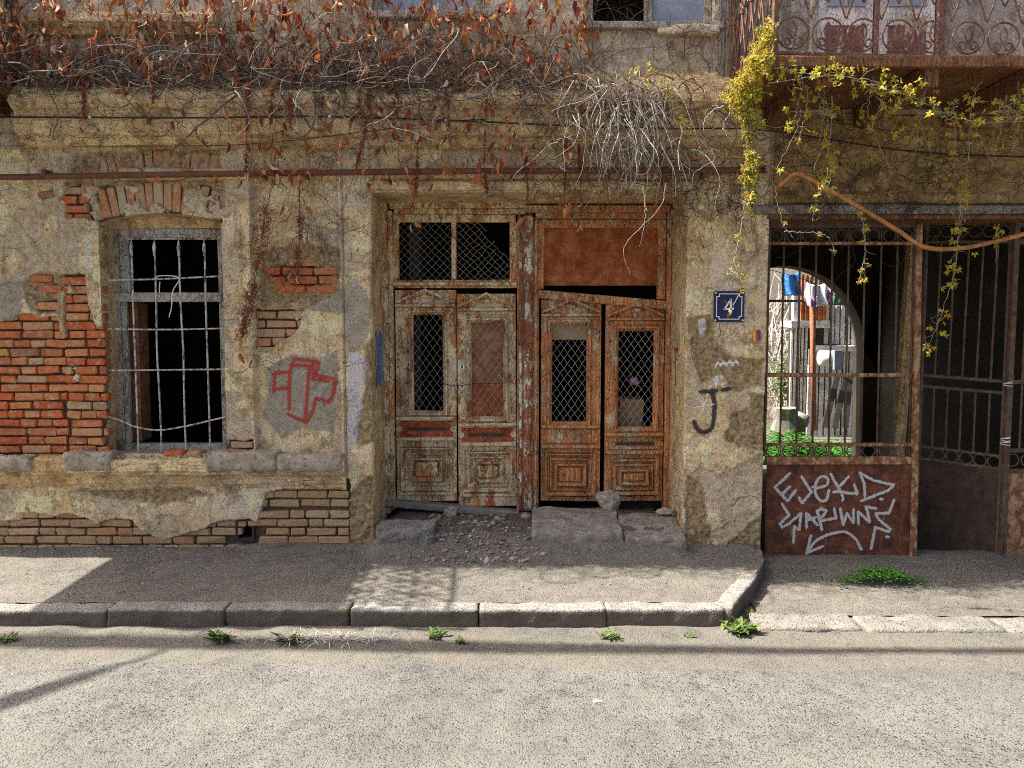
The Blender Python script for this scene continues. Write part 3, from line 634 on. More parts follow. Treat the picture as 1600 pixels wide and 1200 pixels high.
cp = [(.0, Z(112, 0)), (.20, Z(140, -.2)), (.245, Z(148, -.24)), (.25, Z(158, -.25)), (.225, Z(166, -.22)), (.19, Z(171, -.2)), (.175, Z(182, -.18)), (.19, Z(186, -.19)), (.185, Z(203, -.18)),
      (.165, Z(211, -.16)), (.125, Z(215, -.12)), (.12, Z(220, -.12)), (.095, Z(226, -.1)), (.07, Z(230, -.07)), (-.02, Z(232, -.04))]
sweep('cornice', dense(cp), X(62), 1.72, M['trim'], house, 81, .010)
sweep('string_course', dense([(0, Z(18)), (.10, Z(22, -.1)), (.11, Z(34, -.1)), (.06, Z(44, -.06)), (.05, Z(54, -.05)), (0, Z(58))]), X(80), X(350), M['trim'], house, 83, .008)
sweep('plaster_band', dense([(0, Z(262)), (.035, Z(264, -.03)), (.035, Z(278, -.03)), (.005, Z(282))], .01), X(200), X(1190), M['trim'], house, 84, .005)
sweep('door_hood', dense([(0.0, Z(280)), (.05, Z(284, -.05)), (.05, Z(296, -.05)), (.015, dzt+.012), (.0, dzt+.004)], .01), dx0-.02, dx1+.02, M['trim'], house, 85, .006)
lp = [(.02, Z(711, 0)), (.10, Z(717, -.1)), (.125, Z(721, -.12)), (.13, Z(736, -.12)), (.115, Z(741, -.11)), (.085, Z(745, -.09)), (.07, Z(754, -.07)), (.045, Z(763, -.05)), (.03, Z(766, -.05))]
sweep('ledge', dense(lp), -6, X(538), M['trim'], house, 86, .010)
for k, (a, b, t, w) in enumerate(((-90, 46, 712, .15), (96, 172, 706, .15), (322, 432, 706, .15), (430, 534, 709, .14))):
    v, fb = block(X(a, -.1), X(b, -.1), -.155+.01*(k % 2), .0, Z(737, -.13), Z(t, -.13)-.005, 90+k, (30, 7, 5), .022, .026)
    mesh('ledge_stone', v, fb, M['ledge'], house, True)
bb = MB()
for k in range(150):
    v, fb = lump((RNG.uniform(.006, .022), RNG.uniform(.006, .018), RNG.uniform(.005, .014)), k, 1)
    x = RNG.uniform(X(165), X(330)); bb.add((v+np.array([x, RNG.uniform(-.12, .18), Z(714, -.08)+.004]), fb))
tag(bb.build('ledge_rubble', M['stone'], house), kind='stuff')
for (a, b, s) in ((255, 286, 3), (290, 312, 5), (357, 385, 6)):
    v, fb = block(X(a), X(b), -.05, .06, Z(718), Z(707)+.02, 110+s, (8, 5, 4), .008, .015); mesh('loose_brick', v, fb, M['brick'], house, True)
# ---- upper storey
UT = 8.0
zu = np.concatenate([np.arange(ZTOP-.02, 4.9, .02), [5.2, 6, 7, UT]]); xu = np.concatenate([np.arange(-6, -4.3, .1), np.arange(-4.25, 2.0, .02), [2.2, 3, 4, 5.6]])
UW = [(X(588), X(752), Z(22)), (X(912), X(1106), Z(38))]
for a, b, c in UW:
    for m in (a, b): xu[np.argmin(abs(xu-m))] = m
    zu[np.argmin(abs(zu-c))] = c
gxu, gzu = np.meshgrid(xu, zu)
hu = .012*fbm(gxu, gzu, 3, 4, 14)+.006*fbm(gxu, gzu, 14, 3, 15)
xm2 = (gxu[:-1, :-1]+gxu[1:, 1:])/2; zm2 = (gzu[:-1, :-1]+gzu[1:, 1:])/2; dr = np.zeros(xm2.shape, bool)
for a, b, c in UW: dr |= (xm2 > a) & (xm2 < b) & (zm2 > c) & (zm2 < c+1.6)
n = len(xu); i = np.arange(len(zu)-1)[:, None]*n; j = np.arange(n-1)[None, :]
f = np.stack([i+j, i+j+1, i+n+j+1, i+n+j], -1)[~dr]
mesh('upper_wall', np.stack([gxu, -hu, gzu], -1).reshape(-1, 3), f, M['upper'], house, True)
for k, (a, b, c) in enumerate(UW):
    w = empty('window', house, ((a+b)/2, .1, c)); o_ = np.array([(a+b)/2, .1, c]); t = c+1.6
    def wb(nm, x0, x1, y0, y1, z0, z1, mat): 
        v, fb = cbox(x0, x1, y0, y1, z0, z1, .006); mesh(nm, v-o_, fb, M[mat], w)
    wb('sill', a-.06, b+.06, -.07, .16, c-.05, c, 'wood_grey'); wb('stile', a, a+.06, .06, .13, c, t, 'wood_grey'); wb('stile', b-.06, b, .06, .13, c, t, 'wood_grey')
    wb('rail', a+.06, b-.06, .06, .13, c+.002, c+.05, 'wood_grey'); wb('mullion', (a+b)/2-.03, (a+b)/2+.03, .055, .125, c+.05, t, 'wood_grey')
    if k == 0: wb('pane', a+.06, (a+b)/2-.03, .09, .095, c+.05, t, 'glass')
    wb('pane', (a+b)/2+.03, b-.06, .09, .095, c+.05, t, 'glass')
    wb('jamb', a-.01, a, .0, .4, c, t, 'upper'); wb('jamb', b, b+.01, .0, .4, c, t, 'upper')
v, fb = block(X(1018), X(1112), -.07, .03, Z(58), Z(41), 130, (18, 5, 4), .010, .015); mesh('window_ledge', v, fb, M['upper'], house, True)
for k in range(5):                            # weathered boards at the corner beside the balcony
    a = X(1112)+k*.052; v, fb = cbox(a, a+.05, -.05-.006*(k % 2), -.015, Z(165)-.02*k, 6.5, .006, .001); mesh('corner_board', v, fb, M['plank'], house)
# side walls, roof, back wall, rooms
def wallbox(nm, x0, x1, y0, y1, z0, z1, mat): return box(nm, x0, x1, y0, y1, z0, z1, M[mat], house, .002)
wallbox('roof', -6.2, 5.8, -.03, 4.3, UT, UT+.12, 'beam')
wallbox('end_wall', -6.2, -6.0, -.02, 4.2, -.3, UT, 'upper'); wallbox('end_wall', 5.6, 5.8, -.02, 4.2, -.3, UT, 'upper')
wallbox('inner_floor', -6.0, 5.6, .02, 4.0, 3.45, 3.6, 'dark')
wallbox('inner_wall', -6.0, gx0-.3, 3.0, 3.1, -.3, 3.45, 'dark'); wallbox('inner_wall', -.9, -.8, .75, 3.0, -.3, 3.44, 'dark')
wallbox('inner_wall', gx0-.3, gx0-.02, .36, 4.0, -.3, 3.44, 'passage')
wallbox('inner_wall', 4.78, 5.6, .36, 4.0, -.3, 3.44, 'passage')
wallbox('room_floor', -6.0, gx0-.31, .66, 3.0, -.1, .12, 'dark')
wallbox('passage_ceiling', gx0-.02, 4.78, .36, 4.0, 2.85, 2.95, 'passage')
# back wall with the arch into the yard
ay = 4.0; acx, ar_, asp = 3.52, 1.06, 1.48
pts = [(gx0-.3, -.3), (acx-ar_, -.3)] + [(acx-ar_*math.cos(t), asp+ar_*math.sin(t)) for t in np.linspace(0, math.pi, 33)] + [(acx+ar_, -.3), (5.6, -.3), (5.6, UT), (gx0-.3, UT)]
nP = len(pts); vv = [(a, ay, b) for a, b in pts]+[(a, ay+.28, b) for a, b in pts]
ff = [[k, (k+1) % nP, (k+1) % nP+nP, k+nP] for k in range(nP)]
top = nP-1
for base_, flip in ((0, 0), (nP, 1)):
    q = []
    for k in range(1, 18): q.append([base_+k, base_+k+1, base_+nP-1, ] if False else None)
    ring = list(range(2, 35))
    tri = [[0, 1, 2], [0, 2, nP-1]] + [[nP-1, k, k+1] for k in range(2, 18)] + [[nP-1, 18, nP-2]] + [[nP-2, k, k+1] for k in range(18, 34)] + [[nP-2, 34, nP-3]] + [[34, 35, nP-4+0]] 
    tri = [t for t in tri if len(set(t)) == 3]
    ff += [[base_+i for i in (t if flip else t[::-1])] for t in tri]
ff += [[34, 35, 36, 37], [34+nP, 37+nP, 36+nP, 35+nP]]
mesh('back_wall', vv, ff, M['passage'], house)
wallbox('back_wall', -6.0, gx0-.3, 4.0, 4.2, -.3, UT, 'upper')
#=PART3
# ================================================================== window of the ground floor
def sub(parent, nm, vf, mat, shade=False, lab=None):
    v, f = vf; o = mesh(nm, np.asarray(v)-np.array(parent.location), f, M[mat], parent, shade)
    if lab: o['label'] = lab
    return o
FY = .20
win = empty('window_frame', house, ((wx0+wx1)/2, FY, wz0))
def wbx(nm, a, b, c, d, y0=FY, y1=FY+.06, mat='wood_grey'):          # photo box on the plane of the frame
    x0, x1 = X(a, FY), X(b, FY); z1, z0 = Z(c, FY), Z(d, FY)
    return sub(win, nm, cbox(x0, x1, y0, y1, z0, z1, .006, .0012), mat)
wbx('stile', 168, 190, 356, 708); wbx('stile', 344, 362, 356, 708)
wbx('head', 160, 364, 330, 357, FY-.005, FY+.055, 'trim'); wbx('head_rail', 190, 344, 357, 371); wbx('transom', 183, 350, 457, 472, FY-.02, FY+.05)
wbx('bottom_rail', 180, 352, 693, 708, FY-.02, FY+.06); wbx('sash_stile', 190, 205, 371, 457, FY+.02, FY+.06); wbx('sash_stile', 190, 199, 472, 693, FY+.01, FY+.05)
wbx('inner_jamb', 190, 206, 472, 693, FY+.12, FY+.30, 'board'); wbx('bead', 190, 344, 371, 374, FY+.01, FY+.03, 'whitebar')
grille = empty('window_grille', house, ((wx0+wx1)/2, .0, wz0)); GY = .02
def gp(px, py, y=GY): return at(px, py, y)
for k, (xt, xb, bend) in enumerate(((205, 217, 0), (241, 253, -1), (279, 291, 1), (319, 329, 0))):
    p = [gp(xt+1, 392), gp(xt+(xb-xt)*.25, 470), gp(xt+(xb-xt)*.5+bend*1.5, 550), gp(xt+(xb-xt)*.75, 630), gp(xb, 712)]
    pts = spline(p, 22); v, f = tube(pts, .0075+.0008*fbm(pts[:, 2], pts[:, 0], 12, 3, k), 7); b = MB(); b.add((v, f))
    tip = np.array([gp(xt, q) for q in (374, 380, 387, 393, 400)]); b.add(tube(tip, [.001, .009, .015, .010, .007], 7)); b.build_ = None
    v = np.concatenate(b.v); sub(grille, 'upright_bar', (v, b.f), 'whitebar', True)
for a, b, c in (((165, 438), (250, 436), (357, 431)), ((168, 514), (260, 515), (358, 513)), ((170, 579), (260, 578), (358, 577))):
    p = spline([gp(*a, GY-.012), gp(*b, GY-.012), gp(*c, GY-.012)], 16); sub(grille, 'cross_bar', tube(p, .0068, 7), 'whitebar', True)
p = spline([gp(168, 650, 0), gp(188, 657, 0), gp(216, 668, 0), gp(250, 672, 0), gp(290, 666, 0), gp(325, 658, 0), gp(358, 650, 0)], 26); sub(grille, 'sagging_bar', tube(p, .007, 7), 'whitebar', True)
p = spline([gp(243, 436, -.005), gp(250, 431, -.02), gp(280, 434, -.02), gp(270, 455, -.02), gp(268, 480, -.01), gp(264, 496, -.005)], 24); sub(grille, 'wire_tie', tube(p, .004, 5), 'clip', True)
p = spline([gp(250, 440, -.005), gp(249, 452, -.01), gp(250, 458, 0)], 8); sub(grille, 'wire_tie', tube(p, .0035, 5), 'clip', True)

# ================================================================== door set
D = DY
dfr = empty('door_frame', house, ((dx0+dx1)/2, D, .2))
def db(parent, nm, a, b, c, d, y0, y1, mat, ch=.006, jit=.0012, dy=D, lab=None):
    return sub(parent, nm, cbox(X(a, dy, (c+d)/2), X(b, dy, (c+d)/2), y0, y1, Z(d, dy), Z(c, dy), ch, jit), mat, False, lab)
for nm, a, b, c, d, y0, y1, mt in (('jamb', 601, 609, 316, 800, D-.07, D+.12, 'wood_cream'), ('jamb', 609, 616, 330, 795, D-.045, D+.08, 'wood_cream'),
        ('jamb', 1039, 1046, 326, 795, D-.045, D+.08, 'wood_orange'), ('jamb', 1046, 1055, 316, 800, D-.07, D+.12, 'wood_orange'),
        ('head', 609, 822, 317, 327, D-.06, D+.1, 'wood_cream'), ('head', 616, 822, 327, 335, D-.035, D+.1, 'wood_cream'),
        ('head', 822, 1046, 322, 333, D-.06, D+.1, 'wood_orange'), ('head', 836, 1040, 333, 342, D-.035, D+.1, 'wood_orange'),
        ('centre_post', 808, 842, 340, 797, D-.03, D+.10, 'wood_orange'), ('post_strip', 811, 815, 345, 796, D-.05, D-.03, 'wood_post'), ('post_strip', 835, 839, 345, 796, D-.05, D-.03, 'wood_orange')):
    db(dfr, nm, a, b, c, d, y0, y1, mt)
# turned half column on the centre post
zc = np.linspace(Z(795, D), Z(338, D), 90); xc = (X(817, D)+X(833, D))/2
rr = .037+.004*np.sin(zc*60)*(zc > Z(560, D))+.006*((np.abs(zc-Z(470, D)) < .03) | (np.abs(zc-Z(350, D)) < .03)) - .008*(zc < Z(740, D))*0
sub(dfr, 'half_column', tube(np.stack([xc+zc*0, zc*0+D-.035, zc], 1), rr, 14), 'wood_post', True)
v, f = cbox(X(600, D), X(812, D), D-.10, D+.10, -.028, .028, .01, .002); v, f = rot((v, f), math.atan2(Z(804, D)-Z(787, D), X(812, D)-X(620, D))*-1, 'Y')
v[:, 2] += (Z(783, D)+Z(797, D))/2-.01; sub(dfr, 'threshold', (v, f), 'slab')
def diamond(x0, x1, z0, z1, dx, dz, y, r=.0018, keep=None, jit=.002, seed=0):
    b = MB(); rg = np.random.default_rng(seed); sl = dz/dx; w = x1-x0; hgt = z1-z0; n = int((w+hgt/sl)/dx)+3
    for s in (1, -1):
        for k in range(-1, n):
            xa = (x0-hgt/sl + k*dx) if s > 0 else (x0 + k*dx)
            xb = xa+hgt/sl if s > 0 else xa-hgt/sl                      # from z0 to z1
            t0, t1 = 0.0, 1.0
            for lim, sgn in ((x0, 1), (x1, -1)):
                A = (xa-lim)*sgn; B = (xb-lim)*sgn
                if A < 0 and B < 0: t0 = 2
                elif A < 0: t0 = max(t0, A/(A-B))
                elif B < 0: t1 = min(t1, A/(A-B))
            if t1-t0 < .02: continue
            m = max(2, int((t1-t0)*hgt/.035)+1); t = np.linspace(t0, t1, m)
            p = np.stack([xa+(xb-xa)*t, np.full(m, y)+s*.0015+rg.normal(0, .001, m), z0+hgt*t], 1); p[1:-1] += rg.normal(0, jit, (max(m-2, 0), 3))*np.array([1, .5, 1])
            if keep is not None:
                ok = keep(p[:, 0], p[:, 2]); run = []
                for q, o in zip(p, ok):
                    if o: run.append(q)
                    else:
                        if len(run) > 1: b.add(tube(run, r, 3, False))
                        run = []
                p = run
            if len(p) > 1: b.add(tube(p, r, 3, False))
    return np.concatenate(b.v), b.f
# transom lights
tl = empty('transom_window', house, (X(710, D), D, Z(390, D)))
for nm, a, b, c, d in (('rail', 614, 806, 335, 347), ('rail', 614, 808, 437, 450), ('stile', 612, 623, 347, 437), ('mullion', 705, 713, 347, 437), ('stile', 796, 808, 347, 437)): db(tl, nm, a, b, c, d, D-.01, D+.05, 'wood_cream')
db(tl, 'shelf', 610, 808, 441, 447, D-.045, D-.012, 'wood_cream')
sub(tl, 'wire_mesh', diamond(X(623, D), X(705, D), Z(437, D), Z(347, D), .066, .066, D+.02, .0018, None, .002, 1), 'wire')
ca, cb = at(750, 345, D), at(800, 408, D)
kp = lambda x, z: ((x-ca[0])*(cb[2]-ca[2])-(z-ca[2])*(cb[0]-ca[0])) > .0 - .0 if False else (z-ca[2]) < (x-ca[0])*(cb[2]-ca[2])/(cb[0]-ca[0])+.02*np.sin(x*90)
sub(tl, 'torn_wire_mesh', diamond(X(713, D), X(796, D), Z(437, D), Z(347, D), .062, .060, D+.02, .0018, kp, .005, 2), 'wire')
rt = empty('rusty_transom', house, (X(940, D), D, Z(400, D)))
for nm, a, b, c, d in (('rail', 842, 1040, 343, 356), ('stile', 840, 850, 343, 452), ('stile', 1028, 1040, 343, 468)): db(rt, nm, a, b, c, d, D-.01, D+.05, 'wood_orange')
gx_, gz_ = np.meshgrid(np.linspace(X(848, D), X(1030, D), 40), np.linspace(Z(446, D), Z(355, D), 20))
v = np.stack([gx_, D+.02+.006*fbm(gx_, gz_, 4, 3, 3), gz_], -1).reshape(-1, 3); i = np.arange(19)[:, None]*40; j = np.arange(39)[None, :]
sub(rt, 'rust_sheet', (v, np.stack([i+j, i+j+1, i+41+j, i+40+j], -1).reshape(-1, 4)), 'rustsheet', True)
v, f = cbox(X(840, D), X(1041, D), D-.04, D+.06, -.036, .036, .008, .002); v, f = rot((v, f), math.atan2(Z(463, D)-Z(481, D), X(1041, D)-X(840, D)), 'Y')
v[:, 2] += (Z(460, D)+Z(476, D))/2; sub(rt, 'fallen_transom_beam', (v, f), 'wood_orange')
def frame_ring(x0, x1, z0, z1, w, ya, yb, ch=.003):                    # four mitred-looking bars, slope from ya (outer) to yb (inner)
    o = [(x0, z0), (x1, z0), (x1, z1), (x0, z1)]; i_ = [(x0+w, z0+w), (x1-w, z0+w), (x1-w, z1-w), (x0+w, z1-w)]; m = .35*w
    k1 = [(x0+m, z0+m), (x1-m, z0+m), (x1-m, z1-m), (x0+m, z1-m)]
    v = [(a, max(ya, yb)+.02, b) for a, b in o] + [(a, ya, b) for a, b in o] + [(a, ya, b) for a, b in k1] + [(a, yb, b) for a, b in i_] + [(a, max(ya, yb)+.02, b) for a, b in i_]
    f = []
    for L in range(4):
        for k in range(4): f.append([L*4+k, L*4+(k+1) % 4, L*4+4+(k+1) % 4, L*4+4+k])
    return np.array(v)+RNG.normal(0, .0008, (20, 3)), f
def leaf(px0, px1, py0, py1, win_, mail, low, mat, mat2, lean, label, seed, board=None):
    L = tag(empty('door_leaf', house, (X((px0+px1)/2, D), D, Z(py1, D))), label)
    x0, x1 = X(px0, D), X(px1, D); z0, z1 = Z(py1, D), Z(py0, D); wa, wb_, wc_, wd = X(win_[0], D), X(win_[2], D), Z(win_[3], D), Z(win_[1], D)
    m0, m1 = Z(mail[1], D), Z(mail[0], D); l0, l1 = Z(low[1], D), Z(low[0], D); y = D
    A = lambda nm, a, b, c, d, q, r, mt=mat, ch=.004: sub(L, nm, cbox(a, b, q, r, c, d, ch, .0010), mt)
    A('stile', x0, wa-.022, z0, z1, y, y+.045); A('stile', wb_+.022, x1, z0, z1, y, y+.045)
    A('top_rail', wa-.022, wb_+.022, wd+.022, z1, y+.001, y+.044); A('lock_rail', wa-.022, wb_+.022, l1-.01, wc_-.02, y+.001, y+.044); A('bottom_rail', wa-.022, wb_+.022, z0, l0, y+.001, y+.044)
    sub(L, 'window_moulding', frame_ring(wa-.036, wb_+.036, wc_-.030, wd+.036, .036, y-.026, y+.014), mat)
    # pediment
    pz = z1-.012; pa, pb = x0+.012, x1-.012; pm = (pa+pb)/2; ph = .105
    for s, (a, b) in enumerate(((pa, pm), (pm, pb))):
        za, zb = (pz-ph, pz) if s == 0 else (pz, pz-ph); t = .022
        v = [(a, y-.045, za), (b, y-.045, zb), (b, y-.045, zb+t), (a, y-.045, za+t), (a, y+.01, za), (b, y+.01, zb), (b, y+.01, zb+t), (a, y+.01, za+t)]
        sub(L, 'pediment_moulding', (np.array(v), [[0, 1, 2, 3], [3, 2, 6, 7], [1, 0, 4, 5], [0, 3, 7, 4], [2, 1, 5, 6], [5, 4, 7, 6]]), mat)
    sub(L, 'pediment_carving', lump_at((pm, y-.004, pz-ph*.42), (.06, .02, .025), seed), mat, True)
    A('pediment_shelf', pa-.006, pb+.006, pz-ph-.026, pz-ph-.004, y-.045, y+.01); A('frieze', pa+.006, pb-.006, pz-ph-.058, pz-ph-.03, y-.012, y+.01)
    # letter panel between two small shelves
    A('shelf', x0+.006, x1-.006, m1, m1+.026, y-.055, y+.01); A('shelf_bead', x0+.016, x1-.016, m1-.016, m1-.002, y-.022, y+.01)
    A('letter_panel', x0+.03, x1-.03, m0+.022, m1-.018, y-.010, y+.03, mat2); A('shelf', x0+.006, x1-.006, m0-.012, m0+.016, y-.055, y+.01)
    for a in (x0+.026, x1-.026):
        t = np.linspace(0, 2*math.pi, 15)[:-1]; sub(L, 'rosette', (np.array([(a+.026*math.cos(q), y-.014, (m0+m1)/2+.026*math.sin(q)) for q in t]+[(a+.026*math.cos(q), y+.02, (m0+m1)/2+.026*math.sin(q)) for q in t]), [list(range(14))]+[[k, (k+1) % 14+0, (k+1) % 14+14, k+14] for k in range(14)]), mat)
    if seed != 3:
        A('letter_slot', x0+.085, x1-.085, (m0+m1)/2-.014, (m0+m1)/2+.018, y-.020, y-.008, 'iron', .01)
        A('slot_opening', x0+.10, x1-.10, (m0+m1)/2-.004, (m0+m1)/2+.008, y-.0225, y-.019, 'dark', .002)
    # sunk panel with nested mouldings
    c = .028
    for k, (ya, yb) in enumerate(((y-.026, y+.010), (y-.010, y+.024), (y-.034, y+.000))):
        q = .012+k*.042; sub(L, 'panel_moulding', frame_ring(x0+c+q, x1-c-q, l0+q*1.05, l1-q*1.05, .034, ya, yb), mat)
    q = .012+3*.042-.004; A('panel_field', x0+c+q, x1-c-q, l0+q, l1-q, y-.032, y+.03, mat, .010)
    A('panel_back', x0+c+.014, x1-c-.014, l0+.014, l1-.014, y+.016, y+.034)
    if l0-z0 > .05: A('plinth_bead', x0+.01, x1-.01, l0-.03, l0-.004, y-.016, y+.01)
    sub(L, 'wire_mesh', diamond(wa, wb_, wc_, wd, .062, .086, y+.018, .0019, None, .002, seed), 'wire')
    if board: board(L, wa, wb_, wc_, wd)
    L.rotation_euler = lean
    return L
def lump_at(p, size, seed):
    v, f = lump(size, seed, 2); return v+np.array(p), f
def b2(L, a, b, c, d):
    sub(L, 'backing_board', cbox(a-.01, b+.01, D+.035, D+.045, c+(d-c)*.36, d+.01, .002), 'board')
    sub(L, 'backing_board', cbox(a-.01, b+.01, D+.032, D+.040, c-.01, c+(d-c)*.355, .002), 'rustsheet')
def b3(L, a, b, c, d): sub(L, 'backing_board', cbox(a-.01, b+.01, D+.035, D+.045, c+(d-c)*.845, d+.01, .002), 'card')
leaf(618, 713, 453, 783, (646, 492, 692, 643), (655, 685), (697, 768), 'wood_cream', 'wood_red', (0, 0, 0), 'cream leaf with bright red letter panel', 1)
leaf(716, 808, 459, 791, (738, 504, 787, 652), (665, 693), (703, 770), 'wood_cream', 'wood_red', (0, R(-.3), R(1.5)), 'cream leaf with brown board behind its wire mesh', 2, b2)
leaf(845, 939, 468, 783, (863, 507, 916, 660), (668, 697), (706, 776), 'wood_orange', 'wood_orange', (0, 0, R(-2)), 'orange wood leaf without a letter slot', 3, b3)
leaf(946, 1038, 474, 783, (967, 517, 1022, 668), (680, 706), (715, 775), 'wood_orange', 'wood_orange', (0, 0, R(2)), 'orange wood leaf with small letter slot', 4)
# lock plates and chain on the cream leaves
lk = empty('door_lock', house, (X(722, D), D-.02, Z(590, D)))
for py in (573, 604):
    sub(lk, 'lock_plate', tube([at(722, py, D-.012), at(722, py, D-.002)], .022, 12), 'enamel'); sub(lk, 'keyhole', cbox(X(722, D)-.007, X(722, D)+.007, D-.0145, D-.011, Z(py, D)-.014, Z(py, D)+.014, .003), 'dark')
b = MB(); ch = spline([at(688, 598, D-.02), at(705, 602, D-.03), at(722, 602, D-.035), at(745, 600, D-.03), at(770, 606, D-.02)], 40)
for k in range(0, 39):
    d_ = ch[min(k+1, 39)]-ch[k]; a = np.linspace(0, 2*math.pi, 9); e1 = d_/np.linalg.norm(d_); e2 = np.array([0, 0, 1.]) if k % 2 else np.array([0, 1., 0])
    b.add(tube(np.array([ch[k]+e1*.009*math.cos(t)+e2*.005*math.sin(t) for t in a]), .0016, 4, False))
sub(lk, 'chain', (np.concatenate(b.v), b.f), 'iron')
# things just inside the doors
v, f = cbox(X(966, .8), X(1004, .8), .72, .95, Z(672, .8), Z(622, .8), .006, .004); v, f = rot((v, f), R(4), 'Y')
tag(mesh('carton', v, f, M['card']), 'crushed brown carton behind the mesh of the rightmost door leaf', 'box')
tag(mesh('carton_stand', *cbox(X(950, .8), X(1050, .8), .7, 1.2, .12, Z(674, .8), .01), M['dark']), 'dark crate under the brown carton inside the doorway', 'crate')
tag(mesh('rag_bundle', *lump_at(at(991, 596, .8), (.05, .04, .045), 9), M['cloth_p'], None, True), 'small pale rag bundle behind the rightmost door mesh', 'rag')['label'] = 'small pale rag bundle hanging above the carton behind the door mesh'

# ================================================================== pipe, cable
pp = spline([at(-140, 282, -.10), at(0, 277, -.10), at(400, 271, -.10), at(800, 267, -.10), at(1195, 266, -.10)], 60)
gas = tag(empty('gas_pipe', None, tuple(pp[0])), 'long rusty pipe running along the facade above the window and doors', 'pipe')
sub(gas, 'pipe', tube(pp, .023, 12), 'pipe', True)
for q in (70, 410, 478, 800, 1100):
    p = at(q, 271, -.10); sub(gas, 'bracket', cbox(p[0]-.015, p[0]+.015, -.128, .0, p[2]-.03, p[2]+.03, .004), 'pipe')
pc_ = spline([at(-60, 183, -.24), at(60, 183, -.235), at(300, 184, -.215), at(500, 182, -.21), at(700, 188, -.21), at(900, 197, -.215), at(1050, 201, -.215), at(1200, 204, -.16), at(1420, 236, -.06), at(1620, 246, -.06)], 80)
cab = tag(empty('wall_cable', None, tuple(pc_[0])), 'black cable with white clips strung across the cornice', 'cable'); sub(cab, 'cable', tube(pc_, .0062, 7), 'cable', True)
for q in (12, 27, 35, 40, 44): sub(cab, 'clip', cbox(*(v for a in zip(pc_[q]-[.012, .012, .009], pc_[q]+[.012, .004, .009]) for v in a), .003), 'clip')
pc_ = spline([at(-60, 228, -.05), at(300, 228, -.11), at(430, 222, -.13), at(560, 207, -.19), at(700, 190, -.20), at(760, 186, -.2)], 50)
tag(mesh('thin_wire', *tube(pc_, .003, 5), M['cable'], None, True), 'thin dark wire slanting across the cornice beneath the clipped cable', 'wire')
hang = spline([(-12, -1.0, 7.3), (-9.3, -1.10, 7.1), (-7, -1.15, 7.0), (-5, -1.22, 7.0), (-3, -1.26, 7.0), (-1, -1.2, 7.1), (2, -1.1, 7.4)], 60)  # unseen cable, left part thickened to widen its kerb shadow
tag(mesh('unseen_overhead_cable', *tube(hang, np.concatenate([np.linspace(.09, .095, 26), np.linspace(.09, .04, 14), np.full(20, .042)]), 8), M['cable'], None, True), 'unseen overhead cable bundle thickened so its shadow falls along the kerb', 'cable')
hang = spline([(-9.4, -3.9, 6.6), (-8.3, -3.0, 6.5), (-7.55, -2.1, 6.5), (-7.1, -1.2, 6.8), (-7.0, -.1, 7.2)], 40)  # unseen tapered tube, added to cast a branch shadow on the road
tag(mesh('branch_shadow_caster', *tube(hang, np.concatenate([np.linspace(.2, .14, 14), np.linspace(.13, .05, 12), np.full(14, .022)]), 8), M['cable'], None, True), 'unseen tapered tube added overhead to cast a branch shadow on the asphalt', 'cable')

# ================================================================== balconies
def circ(cx, cz, r, n=26, a0=0, a1=2*math.pi): return [(cx+r*math.cos(t), cz+r*math.sin(t)) for t in np.linspace(a0, a1, n)]
def spiral(cx, cz, r, s, up, turns=1.35): return [(cx+s*r*(1-.62*t/(turns*2*math.pi))*math.sin(t), cz+up*(-r*(1-.62*t/(turns*2*math.pi))*math.cos(t))) for t in np.linspace(0, turns*2*math.pi, 26)]
def lens(cx, z0, z1, w): 
    t = np.linspace(0, math.pi, 10); a = [(cx+w*math.sin(q), z0+(z1-z0)*q/math.pi) for q in t]; return a+[(cx-w*math.sin(q), z1-(z1-z0)*q/math.pi) for q in t]
BW = .223
def motif(r=.0062):
    b = MB()
    L = [circ(0, .118, .098), lens(0, .085, .19, .022), spiral(-.035, .065, .034, -1, 1), spiral(.035, .065, .034, 1, 1), lens(0, .315, .43, .022),
         [(-.108, .215), (0, .53)], [(.108, .215), (0, .53)], spiral(-.045, .575, .04, -1, -1), spiral(.045, .575, .04, 1, -1), [(0, .43), (0, .60)], lens(-.1115, .40, .52, .02),
         [(0, .60), (-.108, .92)], [(0, .60), (.108, .92)], lens(0, .70, .84, .022), circ(-.1115, .68, .03, 14)]
    for q in L: b.add(tube([(x, 0, z) for x, z in (spline([(a, c, 0) for a, c in q], 3)[:, :2] if len(q) == 2 else q)], r, 5))
    b.add(tube([(0, -.004, .522), (0, -.004, .545)], .016, 8))
    me = bpy.data.meshes.new('scroll_panel'); me.from_pydata(np.concatenate(b.v).tolist(), [], b.f); me.materials.append(M['ornament']); return me
MOT = motif(); MOT2 = motif(.0105)
